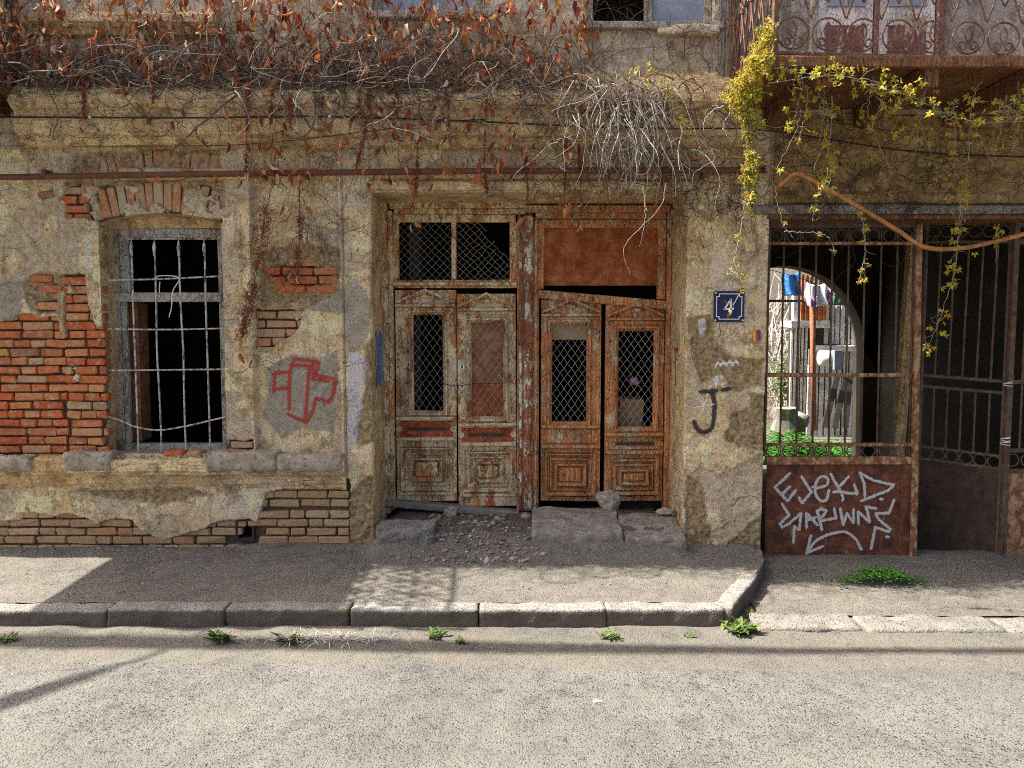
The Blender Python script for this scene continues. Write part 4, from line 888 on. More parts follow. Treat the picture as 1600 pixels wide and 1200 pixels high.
def balcony(xl, xr, depth, zf, label, tilt):
    B = tag(empty('balcony', house, (xl, 0, zf)), label); o = np.array([xl, 0, zf])
    def A(nm, vf, mat): return mesh(nm, np.asarray(vf[0])-o, vf[1], M[mat], B)
    n = int((xr-xl)/.19)
    for k in range(n):
        a = xl+(xr-xl)*k/n; A('floor_board', cbox(a+.003, a+(xr-xl)/n-.003, -depth+.02, -.005, zf-.045, zf-RNG.uniform(.008, .014), .004), 'beam')
    A('fascia', cbox(xl-.02, xr+.02, -depth-.03, -depth+.018, zf-.085, zf-.012, .008, .002), 'beam'); A('fascia', cbox(xl-.03, xl+.012, -depth+.02, -.01, zf-.085, zf-.012, .008, .002), 'beam')
    A('fascia', cbox(xr-.012, xr+.03, -depth+.02, -.01, zf-.085, zf-.012, .008, .002), 'beam')
    for a in np.arange(xl+.32, xr-.1, .68): A('joist', cbox(a-.05, a+.05, -depth+.02, .0, zf-.19, zf-.046, .008, .002), 'beam')
    T = lambda x: math.tan(tilt)*(x-xl)
    def run(p0, p1, nb, ang):
        p0, p1 = np.array(p0), np.array(p1)
        for k in range(nb):
            m = p0+(p1-p0)*(k+.5)/nb; q = link('scroll_panel', MOT if xl > 0 else MOT2, B); q.location = m-o+np.array([0, 0, .02-T(m[0])]); q.rotation_euler = (0, 0, ang); q.scale = (np.linalg.norm(p1-p0)/nb/BW, 1, 1)
        for zz, r_ in ((.0, .014), (.945, .018)): A('rail', tube([p0+[0, 0, zz+.012-T(p0[0])], p1+[0, 0, zz+.012-T(p1[0])]], r_, 6), 'ornament')
    yd = -depth+.01
    run((xl, yd, zf), (xr, yd, zf), round((xr-xl)/BW), 0); run((xl, 0, zf), (xl, yd, zf), round(depth/BW), math.pi/2); run((xr, 0, zf), (xr, yd, zf), round(depth/BW), math.pi/2)
    for a in (xl, xr):
        for y_ in (yd, -.06): A('post', cbox(a-.017, a+.017, y_-.017, y_+.017, zf-.01-T(a), zf+.99-T(a), .004), 'ornament')
    return B
balcony(1.65, 5.4, 1.05, 3.44, 'balcony with ornate scrolled iron railing above the gate', R(1.5))
balcony(-5.56, -3.72, 1.10, 3.52, 'small balcony at the picture edge whose railing shadows the pavement', 0)
# balcony door and wall behind the railing
tag(mesh('balcony_wall', *cbox(1.86, 5.5, -.03, -.012, 3.44, 6.2, .002), M['grey'], house))
bd = empty('balcony_door', house, (X(1340), -.05, 3.44))
def bx(nm, a, b, z0, z1, y0, y1, mat): sub(bd, nm, cbox(X(a), X(b), y0, y1, z0, z1, .006), mat)
bx('jamb', 1247, 1256, 3.45, 5.6, -.09, -.04, 'wood_grey'); bx('jamb', 1436, 1446, 3.45, 5.6, -.09, -.04, 'mauve')
for a, b in ((1257, 1342), (1350, 1435)):
    bx('leaf_panel', a, b, 3.45, 5.6, -.06, -.035, 'white_plank'); bx('lower_panel', a+14, b-14, 3.52, Z(45), -.072, -.061, 'mauve'); bx('pane', a+14, b-14, Z(16), 5.5, -.072, -.061, 'glass'); bx('glazing_bar', a+40, a+46, Z(16), 5.5, -.082, -.073, 'wood_grey')
bx('mullion', 1343, 1349, 3.45, 5.6, -.085, -.05, 'mauve')
# the beam over the gate
for k, (a, b, y0, mt) in enumerate(((320, 334, -.06, 'plank'), (334.5, 342, -.03, 'beam'))): tag(mesh('gate_beam', *cbox(gx0-.02-.1*(k == 0), 5.1, y0, .33, Z(b, y0), Z(a, y0), .01, .002), M[mt], house))
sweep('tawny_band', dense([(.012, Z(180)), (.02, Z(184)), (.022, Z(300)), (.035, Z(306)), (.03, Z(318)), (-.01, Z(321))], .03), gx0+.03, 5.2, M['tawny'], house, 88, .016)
#=PART4
# ================================================================== iron gate
QY = .12
def gq(px, py, y=QY): return at(px, py, y)
gate = tag(empty('iron_gate', None, (float(gq(1316, 890)[0]), QY, ROADZ)), 'closed rusty iron gate leaf with silver graffiti on its lower panel', 'gate')
def G(nm, vf, mat='iron', shade=False, par=gate, lab=None): return sub(par, nm, vf, mat, shade, lab)
def gbx(nm, a, b, c, d, y0, y1, mat): return G(nm, cbox(X(a, QY, (c+d)/2), X(b, QY, (c+d)/2), y0, y1, Z(d, QY), Z(c, QY), .004, .0008), mat)
gbx('rail', 1198, 1428, 344, 356, QY-.02, QY+.02, 'iron'); gbx('rail', 1198, 1428, 378, 383, QY-.018, QY+.018, 'gateedge'); gbx('rail', 1196, 1424, 583, 589, QY-.022, QY+.016, 'gateedge')
gbx('rail', 1196, 1424, 692, 697, QY-.018, QY+.018, 'gateedge'); gbx('rail', 1196, 1422, 713, 725, QY-.03, QY+.02, 'gateedge'); gbx('stile', 1196, 1200, 356, 713, QY-.015, QY+.015, 'iron')
v, f = cbox(-.024, .024, QY-.035, QY+.025, Z(893, QY), Z(350, QY), .005, .001); t = (v[:, 2]-v[:, 2].min())/(v[:, 2].max()-v[:, 2].min())
v[:, 0] += gq(1424, 893)[0]+t*(gq(1434, 350)[0]-gq(1424, 893)[0]); G('stile', (v, f), 'gateedge')
nb = 9
for k in range(nb):
    xt, xb = 1225+k*25.4, 1219+k*25.2
    G('upright_bar', bar(gq(xt, 380), gq(xb, 694), .0085, 7), 'iron', True)
for (py, n, a0, st) in ((368, 9, 1213, 25.3), (704.5, 9, 1207, 25.1)):
    for k in range(n):
        c = gq(a0+k*st, py); r = .049; t = np.linspace(0, 2*math.pi, 21); G('ring', tube([(c[0]+r*math.cos(q), QY, c[2]+r*math.sin(q)) for q in t], .0055, 5, False), 'iron', True)
        G('collar', bar(gq(a0+(k+.5)*st, py-10), gq(a0+(k+.5)*st, py+10), .006, 5), 'iron')
nx_, nz_ = 60, 44; ga, gb_ = gq(1196, 800)[0], gq(1420, 800)[0]; zt, zb = Z(724, QY), Z(892, QY)
gx_, gz_ = np.meshgrid(np.linspace(ga, gb_, nx_), np.linspace(0, 1, nz_)); zz = (zb+.025*np.sin((gx_-ga)*2.2)-.02*(gx_-ga))*(1-gz_)+zt*gz_
yy = QY+.006*fbm(gx_, zz, 2.2, 3, 3)+.002*fbm(gx_, zz, 14, 3, 4)
def panel_y(x, z): return QY+.006*fbm(x, z, 2.2, 3, 3)+.002*fbm(x, z, 14, 3, 4)
i = np.arange(nz_-1)[:, None]*nx_; j = np.arange(nx_-1)[None, :]
G('panel', (np.stack([gx_, yy, zz], -1).reshape(-1, 3), np.stack([i+j, i+j+1, i+nx_+j+1, i+nx_+j], -1).reshape(-1, 4)), 'gaterust', True)
gbx('panel_edge', 1405, 1421, 726, 886, QY-.012, QY-.006, 'gaterust')
strokes = [[(275, 190), (130, 325), (255, 460), (335, 355)], [(205, 390), (275, 320)], [(395, 220), (490, 370), (400, 480), (370, 430)],
 [(505, 320), (545, 330), (640, 300), (650, 240), (600, 215), (550, 250), (525, 330), (540, 410), (590, 460), (640, 440), (660, 355)], [(680, 195), (755, 330), (800, 420), (795, 445)], [(850, 220), (770, 310)],
 [(710, 370), (760, 360), (850, 380), (940, 385), (910, 300)], [(970, 185), (1010, 290), (1015, 410)], [(970, 185), (1100, 255), (1300, 300), (1250, 350), (985, 455)], [(1174, 440), (1182, 440)],
 [(200, 490), (270, 595), (180, 680), (200, 715), (270, 680), (385, 580), (370, 740), (320, 710), (310, 865)], [(440, 720), (440, 580), (545, 690)], [(440, 650), (525, 620)],
 [(590, 740), (570, 640), (545, 555), (590, 535), (635, 555), (600, 610), (575, 625)], [(590, 650), (730, 625), (710, 535)], [(770, 535), (800, 690), (835, 580), (900, 670), (900, 545)],
 [(950, 680), (945, 560), (1060, 665), (1040, 560), (1020, 515), (1120, 530)], [(1300, 450), (1250, 575), (1120, 580), (1150, 640), (1265, 735), (1250, 760), (1115, 715), (1075, 920)], [(1231, 810), (1239, 810)],
 [(975, 930), (920, 830), (830, 765), (740, 765), (620, 800), (520, 860), (440, 970)], [(480, 800), (440, 970), (590, 905)]]
def sharp(q):                                # keep the corners of a letter: double the points near each corner
    o = [q[0]]
    for k in range(1, len(q)-1):
        a, b, c = map(np.array, (q[k-1], q[k], q[k+1])); o += [tuple(b+(a-b)*.12), tuple(b), tuple(b+(c-b)*.12)]
    return o+[q[-1]]
b = MB()
for s_, q in enumerate(strokes):
    rnd = s_ in (3, 19); q2 = q if rnd or len(q) < 3 else sharp(q)
    pts = [gq(1190+x/6.316, 710+y/6.316) for x, y in q2]
    v, f = ribbon([(p[0], p[2]) for p in pts], .035 if len(q) > 2 or s_ not in (9, 18) else .04, lambda x, z, s_=s_: panel_y(x, z)-.0035-.0004*s_, len(q2)*(5 if rnd else 3)); b.add((v, f))
o = mesh('graffiti', np.concatenate(b.v)-np.array(gate.location), b.f, M['s_white'], gate, False, dict(edge=np.tile([1, .33, .33, 1], b.n//4))); o['label'] = 'silver spray painted letters EJEKD SAPUWNS over an arrow'
# second leaf, standing slightly ajar and sagging
op = tag(empty('iron_gate', None, (3.7, .3, ROADZ)), 'dark iron gate leaf standing slightly ajar with sagging rails', 'gate')
LA, LB = np.array([3.47, .50]), np.array([3.97, .17])
def olx(u, z): q = LA+(LB-LA)*u; return np.array([q[0], q[1], z-.035*u])
def O(nm, vf, mat='iron', shade=False): return sub(op, nm, vf, mat, shade)
ZL = lambda py: Z(py, .5)
for py, r_ in ((346, .016), (378, .013), (586, .016), (603, .015), (697, .013), (716, .015), (890, .013)): O('rail', bar(olx(0, ZL(py)), olx(1, ZL(py)), r_, 6), 'iron')
for u in (0, 1): O('stile', bar(olx(u, ZL(893)), olx(u, ZL(344)), .020, 6), 'iron')
for k in range(1, 6):
    u = k/6+.0; O('upright_bar', bar(olx(u, ZL(603)), olx(u, ZL(697)), .009, 6), 'iron'); O('upright_bar', bar(olx(u+.02, ZL(378)), olx(u, ZL(586)), .009, 6), 'iron')
for k in range(6):
    for py in (362, 706.5):
        t = np.linspace(0, 2*math.pi, 19); O('ring', tube([olx((k+.5)/6+.046*math.cos(q)/.6, ZL(py)+.046*math.sin(q)) for q in t], .006, 5, False), 'iron', True)
pv = [olx(u, ZL(py)) for py in (891, 718) for u in (0, 1)]; off = np.array([-.004, -.006, 0])
O('panel', (np.array([pv[0]+off, pv[1]+off, pv[3]+off, pv[2]+off, pv[0]-off, pv[1]-off, pv[3]-off, pv[2]-off]), [[0, 1, 2, 3], [7, 6, 5, 4], [3, 2, 6, 7], [0, 4, 5, 1]]), 'shade_iron')
# fixed side section
fx = tag(empty('iron_gate', None, (4.3, QY, ROADZ)), 'fixed rusty gate section beside the open leaf, tied with white wire', 'gate')
x0 = X(1573, QY, 700); Fx = lambda nm, vf, mat='iron', shade=False: sub(fx, nm, vf, mat, shade)
Fx('post', cbox(x0-.02, x0+.02, QY-.02, QY+.02, Z(900, QY), Z(345, QY), .004), 'iron'); Fx('post', cbox(4.93, 4.98, QY-.02, QY+.02, Z(900, QY), Z(345, QY), .004), 'iron')
for py in (350, 378, 596, 703, 735): Fx('rail', cbox(x0+.02, 4.93, QY-.015, QY+.015, Z(py+2, QY)-.01, Z(py-2, QY)+.002, .003), 'iron')
Fx('panel', cbox(x0+.02, 4.93, QY-.004, QY+.004, Z(895, QY), Z(736, QY), .002), 'gateedge')
for k in range(8):
    xx = x0+.1+k*.12
    Fx('upright_bar', bar((xx, QY, Z(703, QY)), (xx, QY, Z(378, QY)), .009, 6), 'iron'); t = np.linspace(0, 2*math.pi, 19)
    for py in (364, 719): Fx('ring', tube([(xx-.05+.05*math.cos(q), QY, Z(py, QY)+.05*math.sin(q)) for q in t], .006, 5, False), 'iron', True)
for py in (604, 690, 696):
    t = np.linspace(0, 6*math.pi, 40); Fx('wire_tie', tube([(x0-.012+.034*math.cos(q), QY+.03*math.sin(q), Z(py, QY)+.02*math.sin(q*.37)+.002*q) for q in t], .0035, 4), 'clip', True)
pl = tag(mesh('prop_post', *rot(cbox(X(1404, .45), X(1421, .45), .42, .50, -.15, Z(372, .45), .01, .003), R(2.4), 'Y'), M['plank']), 'leaning wooden post just behind the closed gate leaf', 'post')
pl.data.materials[0] = M['tan_wood']
tag(mesh('passage_floor', *cbox(gx0-.01, 4.77, .26, 4.0, -.2, ROADZ+.02, .002), M['passage']), kind='structure')
bb = MB()
for k in range(160):
    v, f = lump((RNG.uniform(.02, .07), RNG.uniform(.02, .06), RNG.uniform(.015, .045)), 300+k, 1); bb.add((v+np.array([RNG.uniform(2.1, 4.4), RNG.uniform(1.6, 3.9), ROADZ+.03]), f))
tag(bb.build('rubble', M['stone']), 'loose rubble scattered over the passage floor', 'rubble', None, 'stuff')

# ================================================================== yard seen through the arch
def yb(nm, a, b, c, d, y, t, mat, label=None, cat=None, ch=.006, jit=.002):
    v, f = cbox(X(a, y, (c+d)/2), X(b, y, (c+d)/2), y, y+t, Z(d, y), Z(c, y), ch, jit); o = mesh(nm, v, f, M[mat]); return tag(o, label, cat) if label else o
def planks(parent, a, b, c, d, y, n, mat, nm='plank'):
    xa, xb_ = X(a, y), X(b, y)
    for k in range(n):
        x_ = xa+(xb_-xa)*k/n; sub(parent, nm, cbox(x_+.014, xa+(xb_-xa)*(k+1)/n-.014, y-RNG.uniform(0, .015), y+.03, Z(d, y)+RNG.uniform(0, .03), Z(c, y)-RNG.uniform(0, .02), .006, .002), mat)
shed = tag(empty('shed', None, (3.9, 7.0, ROADZ)), 'whitewashed plank shed in the sunny yard beyond the arch', 'shed')
planks(shed, 1234, 1262, 510, 655, 7.0, 5, 'white_plank'); planks(shed, 1262, 1345, 545, 690, 7.3, 9, 'white_plank'); planks(shed, 1248, 1290, 428, 502, 7.1, 6, 'rustsheet', 'upper_plank'); planks(shed, 1286, 1345, 476, 540, 7.2, 7, 'white_plank', 'upper_plank')
sub(shed, 'roof_edge', cbox(X(1230, 7), X(1292, 7), 6.85, 7.4, Z(512, 7), Z(501, 7), .01, .004), 'white_plank'); sub(shed, 'sill', cbox(X(1284, 7), X(1350, 7), 6.95, 7.4, Z(549, 7), Z(540, 7), .01), 'white_plank')
sub(shed, 'back', cbox(X(1234, 7.5), X(1380, 7.5), 7.45, 7.6, ROADZ, Z(470, 7.5), .01), 'passage'); sub(shed, 'post', cbox(X(1236, 7), X(1246, 7), 6.95, 7.05, Z(505, 7), Z(440, 7), .01), 'white_plank')
tag(mesh('pole', *bar(at(1272, 672, 6.2), at(1269, 470, 6.2), .042, 10), M['redpole'], None, True), 'rust red iron pole standing in front of the white shed', 'pole')
tk = tube([at(1279, 560, 6.6), at(1281, 560, 6.6), at(1305, 560, 6.6), at(1307, 560, 6.6)], [.08, .13, .13, .08], 16); tag(mesh('water_tank', *tk, M['tank'], None, True), 'white cylindrical water tank mounted on the shed wall', 'tank')
yb('meter_box', 1304, 1317, 547, 578, 6.4, .1, 'greybox', 'grey metal meter box beside the white tank', 'box')
for k, (a, b) in enumerate(((1290, 1308), (1306, 1322), (1322, 1328))):
    p0, p1 = at(a-2, 668, 6.0), at(b, 588, 6.3); q, f = cbox(-.05, .05, -.015, .015, 0, 1, .004); v = p0+(p1-p0)*q[:, 2:3]+q*np.array([1, 1, 0])
    tag(mesh('leaning_board', v, f, M['dark']), ('dark board leaning against the shed nearest the red pole', 'middle one of three dark boards leaning at the shed', 'dark board leaning at the shed closest to the arch')[k], 'board', 'boards leaning at the shed')
v, f = tube([at(1226, 672, 5.4), at(1226, 655, 5.4), at(1226, 637, 5.4)], [.20, .17, .18], 12); tag(mesh('tree_stump', v+RNG.normal(0, .008, v.shape), f, M['slab']), 'weathered stump standing in the green plants of the yard', 'stump')
tag(mesh('rock', *lump_at(at(1246, 660, 5.6), (.2, .18, .17), 5), M['stone'], None, True), 'brown rock beside the stump in the yard', 'rock')
def cloth(nm, a, b, c, d, y, mat, label, seed):
    u, w = np.meshgrid(np.linspace(0, 1, 14), np.linspace(0, 1, 12)); xa, xb_, za, zb_ = X(a, y), X(b, y), Z(d, y), Z(c, y)
    x = xa+(xb_-xa)*(u+.12*(1-w)*np.sin(w*4+seed)); z = za+(zb_-za)*w - .05*np.sin(u*3.1)*w; yy = y+.05*np.sin(u*9+seed)*(1-w*.6)
    i = np.arange(11)[:, None]*14; j = np.arange(13)[None, :]; o = mesh(nm, np.stack([x, yy, z], -1).reshape(-1, 3), np.stack([i+j, i+j+1, i+15+j, i+14+j], -1).reshape(-1, 4), M[mat], None, True)
    md = o.modifiers.new('thickness', 'SOLIDIFY'); md.thickness = .006; tag(o, label, 'cloth')
cloth('tarp', 1219, 1246, 424, 462, 6.3, 'cloth_b', 'blue plastic sheet hung high in the yard behind the arch', 1); cloth('laundry', 1258, 1288, 441, 478, 6.1, 'cloth_w', 'white cloth drying on the line in the yard', 2)
cloth('laundry', 1262, 1274, 462, 480, 6.0, 'cloth_p', 'purple cloth drying below the white one on the line', 3); cloth('laundry', 1286, 1300, 447, 470, 6.15, 'cloth_p', 'purple striped cloth at the middle of the washing line', 4); cloth('laundry', 1300, 1312, 455, 474, 6.2, 'cloth_g', 'green cloth at the end of the washing line', 5)
tag(mesh('washing_line', *tube(spline([at(1190, 418, 6.1), at(1260, 438, 6.1), at(1330, 470, 6.2), at(1400, 450, 6.3)], 30), .006, 5), M['cable'], None, True), 'thin washing line strung across the yard', 'line')
yb('yard_rail', 1150, 1256, 468, 472, 5.6, .04, 'dark', 'dark horizontal rail crossing the yard below the blue sheet', 'rail')
def hz(x, y): return ROADZ + .25*np.maximum(y-9, 0)+.8*np.maximum(y-10.5, 0)*.6 + .12*fbm(x, y, .8, 4, 61)*(y > 9)
v, f = grid(np.linspace(-4, 16, 90), np.linspace(8.2, 22, 60), hz); tag(mesh('hillside', v, f, M['dirt'], None, True), kind='structure')
bb = MB()
for k in range(900):
    y = RNG.uniform(9.0, 13.5); x = RNG.uniform(2.2, 8); z = float(hz(np.array(x), np.array(y))); d = RNG.normal(0, .3, 3)+np.array([0, 0, RNG.uniform(.3, 1.0)])
    bb.add(tube([(x, y, z), (x+d[0]*.5, y+d[1]*.5, z+d[2]*.6), (x+d[0], y+d[1], z+d[2])], [.012, .009, .004], 3, False))
tag(bb.build('brushwood', M['twig']), 'pale bare brushwood covering the slope behind the yard', 'brushwood', None, 'stuff')
#=PART5
# ================================================================== paint on the walls, number plate, sticker
wy = lambda x, z, o=.004: -H(x, z)-o
def paint(nm, zoom, strokes, w, mat, lab, soft=True, off=.004):
    ox, oy, s = zoom; b = MB()
    for k, q in enumerate(strokes):
        q2 = sharp(q) if soft and len(q) > 2 else q; pts = [at(ox+x/s, oy+y/s, -.02) for x, y in q2]
        b.add(ribbon([(p[0], p[2]) for p in pts], w, lambda x, z, k=k: wy(x, z, off+.0005*k), len(q2)*4 if len(q) > 2 else 10))
    o = b.build(nm, M[mat], house, False, True); o['label'] = lab
paint('red_cross', (400, 380, 4), [[(105, 925), (115, 810), (210, 808), (235, 722), (390, 742), (365, 825), (492, 850), (482, 930), (450, 995), (372, 970), (350, 1050), (308, 1122), (200, 1072)],
    [(203, 1035), (203, 860), (215, 762), (330, 768)], [(330, 768), (322, 850), (312, 1000), (300, 1110)], [(352, 742), (350, 850), (440, 862)], [(110, 915), (200, 900)]], .044, 's_red', 'red spray painted outline of a cross')
z3 = (1060, 420, 4.287)
paint('black_letter', z3, [[(225, 830), (240, 900), (235, 1000), (215, 1075), (165, 1095), (125, 1070), (105, 1025)]], .046, 's_black', 'black sprayed letter J', False)
paint('black_bar', z3, [[(150, 825), (200, 820), (250, 815)], [(295, 812), (345, 803)]], .042, 's_black', 'black sprayed bar over the letter', False, .006)
paint('white_star', z3, [[(165, 855), (170, 1005)], [(105, 930), (240, 905)], [(140, 875), (220, 1000)], [(190, 870), (135, 995)]], .012, 's_chalk', 'white scratched star')
paint('white_scribble', z3, [[(255, 655), (272, 625), (288, 650), (308, 622), (328, 650), (350, 618), (370, 648), (388, 615), (408, 640)], [(260, 640), (330, 632), (405, 628)], [(240, 740), (262, 720), (268, 750), (245, 770), (240, 740)], [(250, 730), (252, 780)]], .024, 's_chalk', 'white sprayed scribble')
#paint('red_cross_highlight', (400, 380, 4), [[(325, 930), (350, 920), (345, 960)], [(395, 825), (420, 830)], [(400, 850), (410, 860)], [(372, 640), (375, 690)]], .02, 's_chalk', 'white smear on the red cross', False, .008)
def side_paint(nm, x, strokes, w, mat, sgn, lab):             # strokes on a door reveal, in (y,z)
    b = MB()
    for k, q in enumerate(strokes):
        v, f = ribbon(q, w, lambda a, c, k=k: a*0, 14); b.add((np.stack([np.full(len(v), x+sgn*(.007+.0005*k)), v[:, 0], v[:, 2]], 1), f if sgn > 0 else [g[::-1] for g in f]))
    o = b.build(nm, M[mat], house, False, True); o['label'] = lab
zz = lambda py, y: Z(py, y)
side_paint('blue_paint', dx0, [[(.10+.055*k, Z(520+3*(k % 3), .25)), (.105+.055*k, Z(600-6*(k % 2), .25))] for k in range(6)], .05, 's_blue', 1, 'blue brushed paint marks')
side_paint('red_mark', dx1, [[(.26, Z(546, .3)), (.36, Z(546, .3))], [(.31, Z(548, .3)), (.31, Z(600, .3))]], .05, 's_red', -1, 'red sprayed dot with a drip')
pz_ = np.array([X(1137.5, -.05), -.05, Z(479, -.05)])
plate = tag(empty('house_number_plate', None, tuple(pz_)), 'navy enamel house number plate 4 with white border on the pier', 'sign'); hw = .118
def PLT(nm, a, b, c, d, y0, y1, mat, ch=.002): v, f = cbox(a, b, y0, y1, c, d, ch); return mesh(nm, v, f, M[mat], plate)
PLT('plate', -hw, hw, -hw, hw, -.004, .012, 'navy', .004)
e = .100; t_ = .006
for a, b, c, d in ((-e+.02, e-.02, e-t_, e), (-e+.02, e-.02, -e, -e+t_), (-e, -e+t_, -e+.02, e-.02), (e-t_, e, -e+.02, e-.02)): PLT('border', a, b, c, d, -.0065, -.003, 'enamel', .001)
for sx in (-1, 1):
    for sz in (-1, 1):
        PLT('border', min(sx*(e-.02), sx*(e-.026)), max(sx*(e-.02), sx*(e-.026)), min(sz*(e), sz*(e-.026)), max(sz*e, sz*(e-.026)), -.0066, -.003, 'enamel', .001)
        PLT('border', min(sx*e, sx*(e-.026)), max(sx*e, sx*(e-.026)), min(sz*(e-.02), sz*(e-.026)), max(sz*(e-.02), sz*(e-.026)), -.0067, -.003, 'enamel', .001)
        t = np.linspace(0, 2*math.pi, 13)[:-1]; q = [(sx*(e+.006)+.007*math.cos(a), -.0068, sz*(e+.006)+.007*math.sin(a)) for a in t]; mesh('screw', q, [list(range(12))[::-1]], M['enamel'], plate)
def digit(a, b, w):
    a, b = np.array(a), np.array(b); d = (b-a)/np.linalg.norm(b-a); n_ = np.array([-d[1], d[0]])*w/2
    q = [a-n_, b-n_, b+n_, a+n_]; return [(x, -.007, z) for x, z in q]+[(x, -.003, z) for x, z in q], [[0, 1, 2, 3], [0, 4, 5, 1], [1, 5, 6, 2], [2, 6, 7, 3], [3, 7, 4, 0]]
b = MB()
for a_, c_, w_ in (((.012, .055), (-.036, -.018), .012), ((-.042, -.018), (.036, -.018), .013), ((.012, .06), (.012, -.058), .014)): b.add(digit(a_, c_, w_))
b.build('numeral', M['enamel'], plate)
st_ = tag(empty('sticker', None, (X(1180), -.03, Z(524))), 'small red, blue and orange striped sticker near the gate', 'sticker')
for k, (c_) in enumerate(('st_orange', 'st_red', 'st_blue')): mesh('stripe', *rot(cbox(-.028+k*.018, -.010+k*.018, -.003-.001*k, .001, -.045+.004*k, .045-.006*abs(k-1), .001), R(-2), 'Y', (0, 0, 0)), M[c_], st_)

# ================================================================== broken steps, stones, gravel
def stone(nm, vf, mat, label, cat='stone', group=None): return tag(mesh(nm, *vf, M[mat], None, False), label, cat, group)
a0, a1 = onz(590, 848, .0), onz(682, 845, .0)
stone('step_block', block(-1.04, -.60, -.17, .10, -.02, .20, 201, (22, 14, 10), .045, .016), 'concrete', 'broken concrete block at the foot of the left door jamb', 'block')
v, f = block(.16, .86, -.17, .34, -.02, .15, 203, (26, 16, 8), .024, .014); v[:, 2] += .09*(v[:, 1]+.17)/.5*(v[:, 2] > .04); stone('step_slab', (v, f), 'slab', 'long worn stone step slab under the orange doors', 'step')
v, f = block(.87, 1.34, -.19, .30, -.02, .12, 204, (18, 14, 8), .024, .014); v[:, 2] += .09*(v[:, 1]+.17)/.5*(v[:, 2] > .04); stone('step_slab', (v, f), 'slab', 'shorter cracked step slab beside the right pier', 'step')
big = [((704, 806), .15, (.075, .06, .055), 11, 'rounded grey stone against the threshold of the cream doors'), ((952, 797), .22, (.12, .10, .095), 12, 'jagged rock lying on the slab before the orange doors'),
       ((778, 818), .13, (.05, .04, .035), 13, 'pale stone chip in the middle of the door rubble'), ((822, 812), .14, (.045, .04, .035), 14, 'small stone beside the end of the long slab'),
       ((1040, 802), .22, (.09, .03, .03), 15, 'flat pale shard leaning by the right door jamb'), ((592, 852), .02, (.03, .03, .05), 16, 'small stone wedged beside the concrete block')]
for (px, py), z, sz, sd, lb in big:
    p = onz(px, py, z); v, f = lump(sz, sd, 3, .3); stone('stone', (v+np.array([p[0], p[1], float(gz(np.array(p[0]), np.array(p[1])))+sz[2]*.6+(.09 if px > 860 else 0)]), f), 'stone', lb, 'stone', 'stones in front of the doors')
bb = MB()
for k in range(520):
    x = RNG.normal(-.30, .27); y = RNG.uniform(-.42, .42) if RNG.random() < .75 else RNG.normal(-.1, .2)
    if not (-1.05 < x < 1.3) or y > .45: continue
    s = RNG.gamma(1.5, .0050)+.003; v, f = lump((s*RNG.uniform(.8, 1.6), s*RNG.uniform(.8, 1.4), s*RNG.uniform(.5, 1)), k, 1, .2)
    bb.add((v+np.array([x, y, float(gz(np.array(x), np.array(y)))+s*.3]), f))
for k in range(260):
    x = RNG.uniform(-4.2, 1.6); y = RNG.uniform(-.12, -.04) if k < 170 else RNG.uniform(-1.1, -.1); s = RNG.uniform(.004, .012); v, f = lump((s*1.3, s, s*.7), k+900, 1, .2); bb.add((v+np.array([x, y, float(gz(np.array(x), np.array(y)))+s*.3]), f))
tag(bb.build('gravel', M['rubble']), 'loose gravel and plaster crumbs before the doors', 'gravel', None, 'stuff')

# ================================================================== weeds
def leafblade(L, w, bend, up, a):
    t = np.linspace(0, 1, 5); x = L*t; z = up*L*t - bend*L*t*t; ww = w*np.sin(math.pi*np.clip(t*.9+.08, 0, 1)); c, s = math.cos(a), math.sin(a); v = []
    for k in range(5): v += [(x[k]*c-ww[k]*s, x[k]*s+ww[k]*c, z[k]+ww[k]*.25), (x[k]*c, x[k]*s, z[k]), (x[k]*c+ww[k]*s, x[k]*s-ww[k]*c, z[k]+ww[k]*.25)]
    f = []
    for k in range(4): f += [[k*3, k*3+1, k*3+4, k*3+3], [k*3+1, k*3+2, k*3+5, k*3+4]]
    return np.array(v), f
def weed(px, py, z, r, n, label, mat='weed'):
    p = onz(px, py, z); b = MB()
    for k in range(n):
        L = r*RNG.uniform(.5, 1.1); a = RNG.uniform(0, 6.28); v, f = leafblade(L, L*RNG.uniform(.10, .18), RNG.uniform(.2, .8), RNG.uniform(.3, 1.3), a); b.add((v+RNG.normal(0, r*.25, 3)*np.array([1.3, .35, 0]), f))
        for q in range(3): v, f = leafblade(L*.4, L*.09, .3, .5, a+RNG.normal(0, .8)); b.add((v+np.array([math.cos(a), math.sin(a), .6])*L*(.3+.25*q)*.8, f))
    o = b.build('weed', M[mat]); o.location = p; tag(o, label, 'weed', 'weeds along the kerb')
for args in ((345, 1000, ROADZ, .10, 26, 'spreading green weed left of the tuft by the dead grass'), (455, 1003, ROADZ, .085, 22, 'green weed tuft growing among dead grass at the kerb'), (680, 996, ROADZ, .085, 18, 'feathery weed just before the second kerb joint'),
        (718, 1003, ROADZ, .055, 14, 'small yellowish weed beside the feathery one'), (952, 998, ROADZ, .075, 20, 'low weed at the kerb joint below the orange doors'), (1076, 996, ROADZ, .04, 12, 'tiny weed at the kerb near its corner'),
        (1152, 990, ROADZ, .11, 34, 'bushy weed at the corner where the kerb turns'), (1178, 966, ROADZ, .07, 22, 'yellow green weed behind the kerb corner'), (10, 1003, ROADZ, .065, 16, 'weed cut by the left picture edge'), (540, 953, .0, .03, 10, 'tiny sprig on top of a kerb joint')): weed(*args)
b = MB()
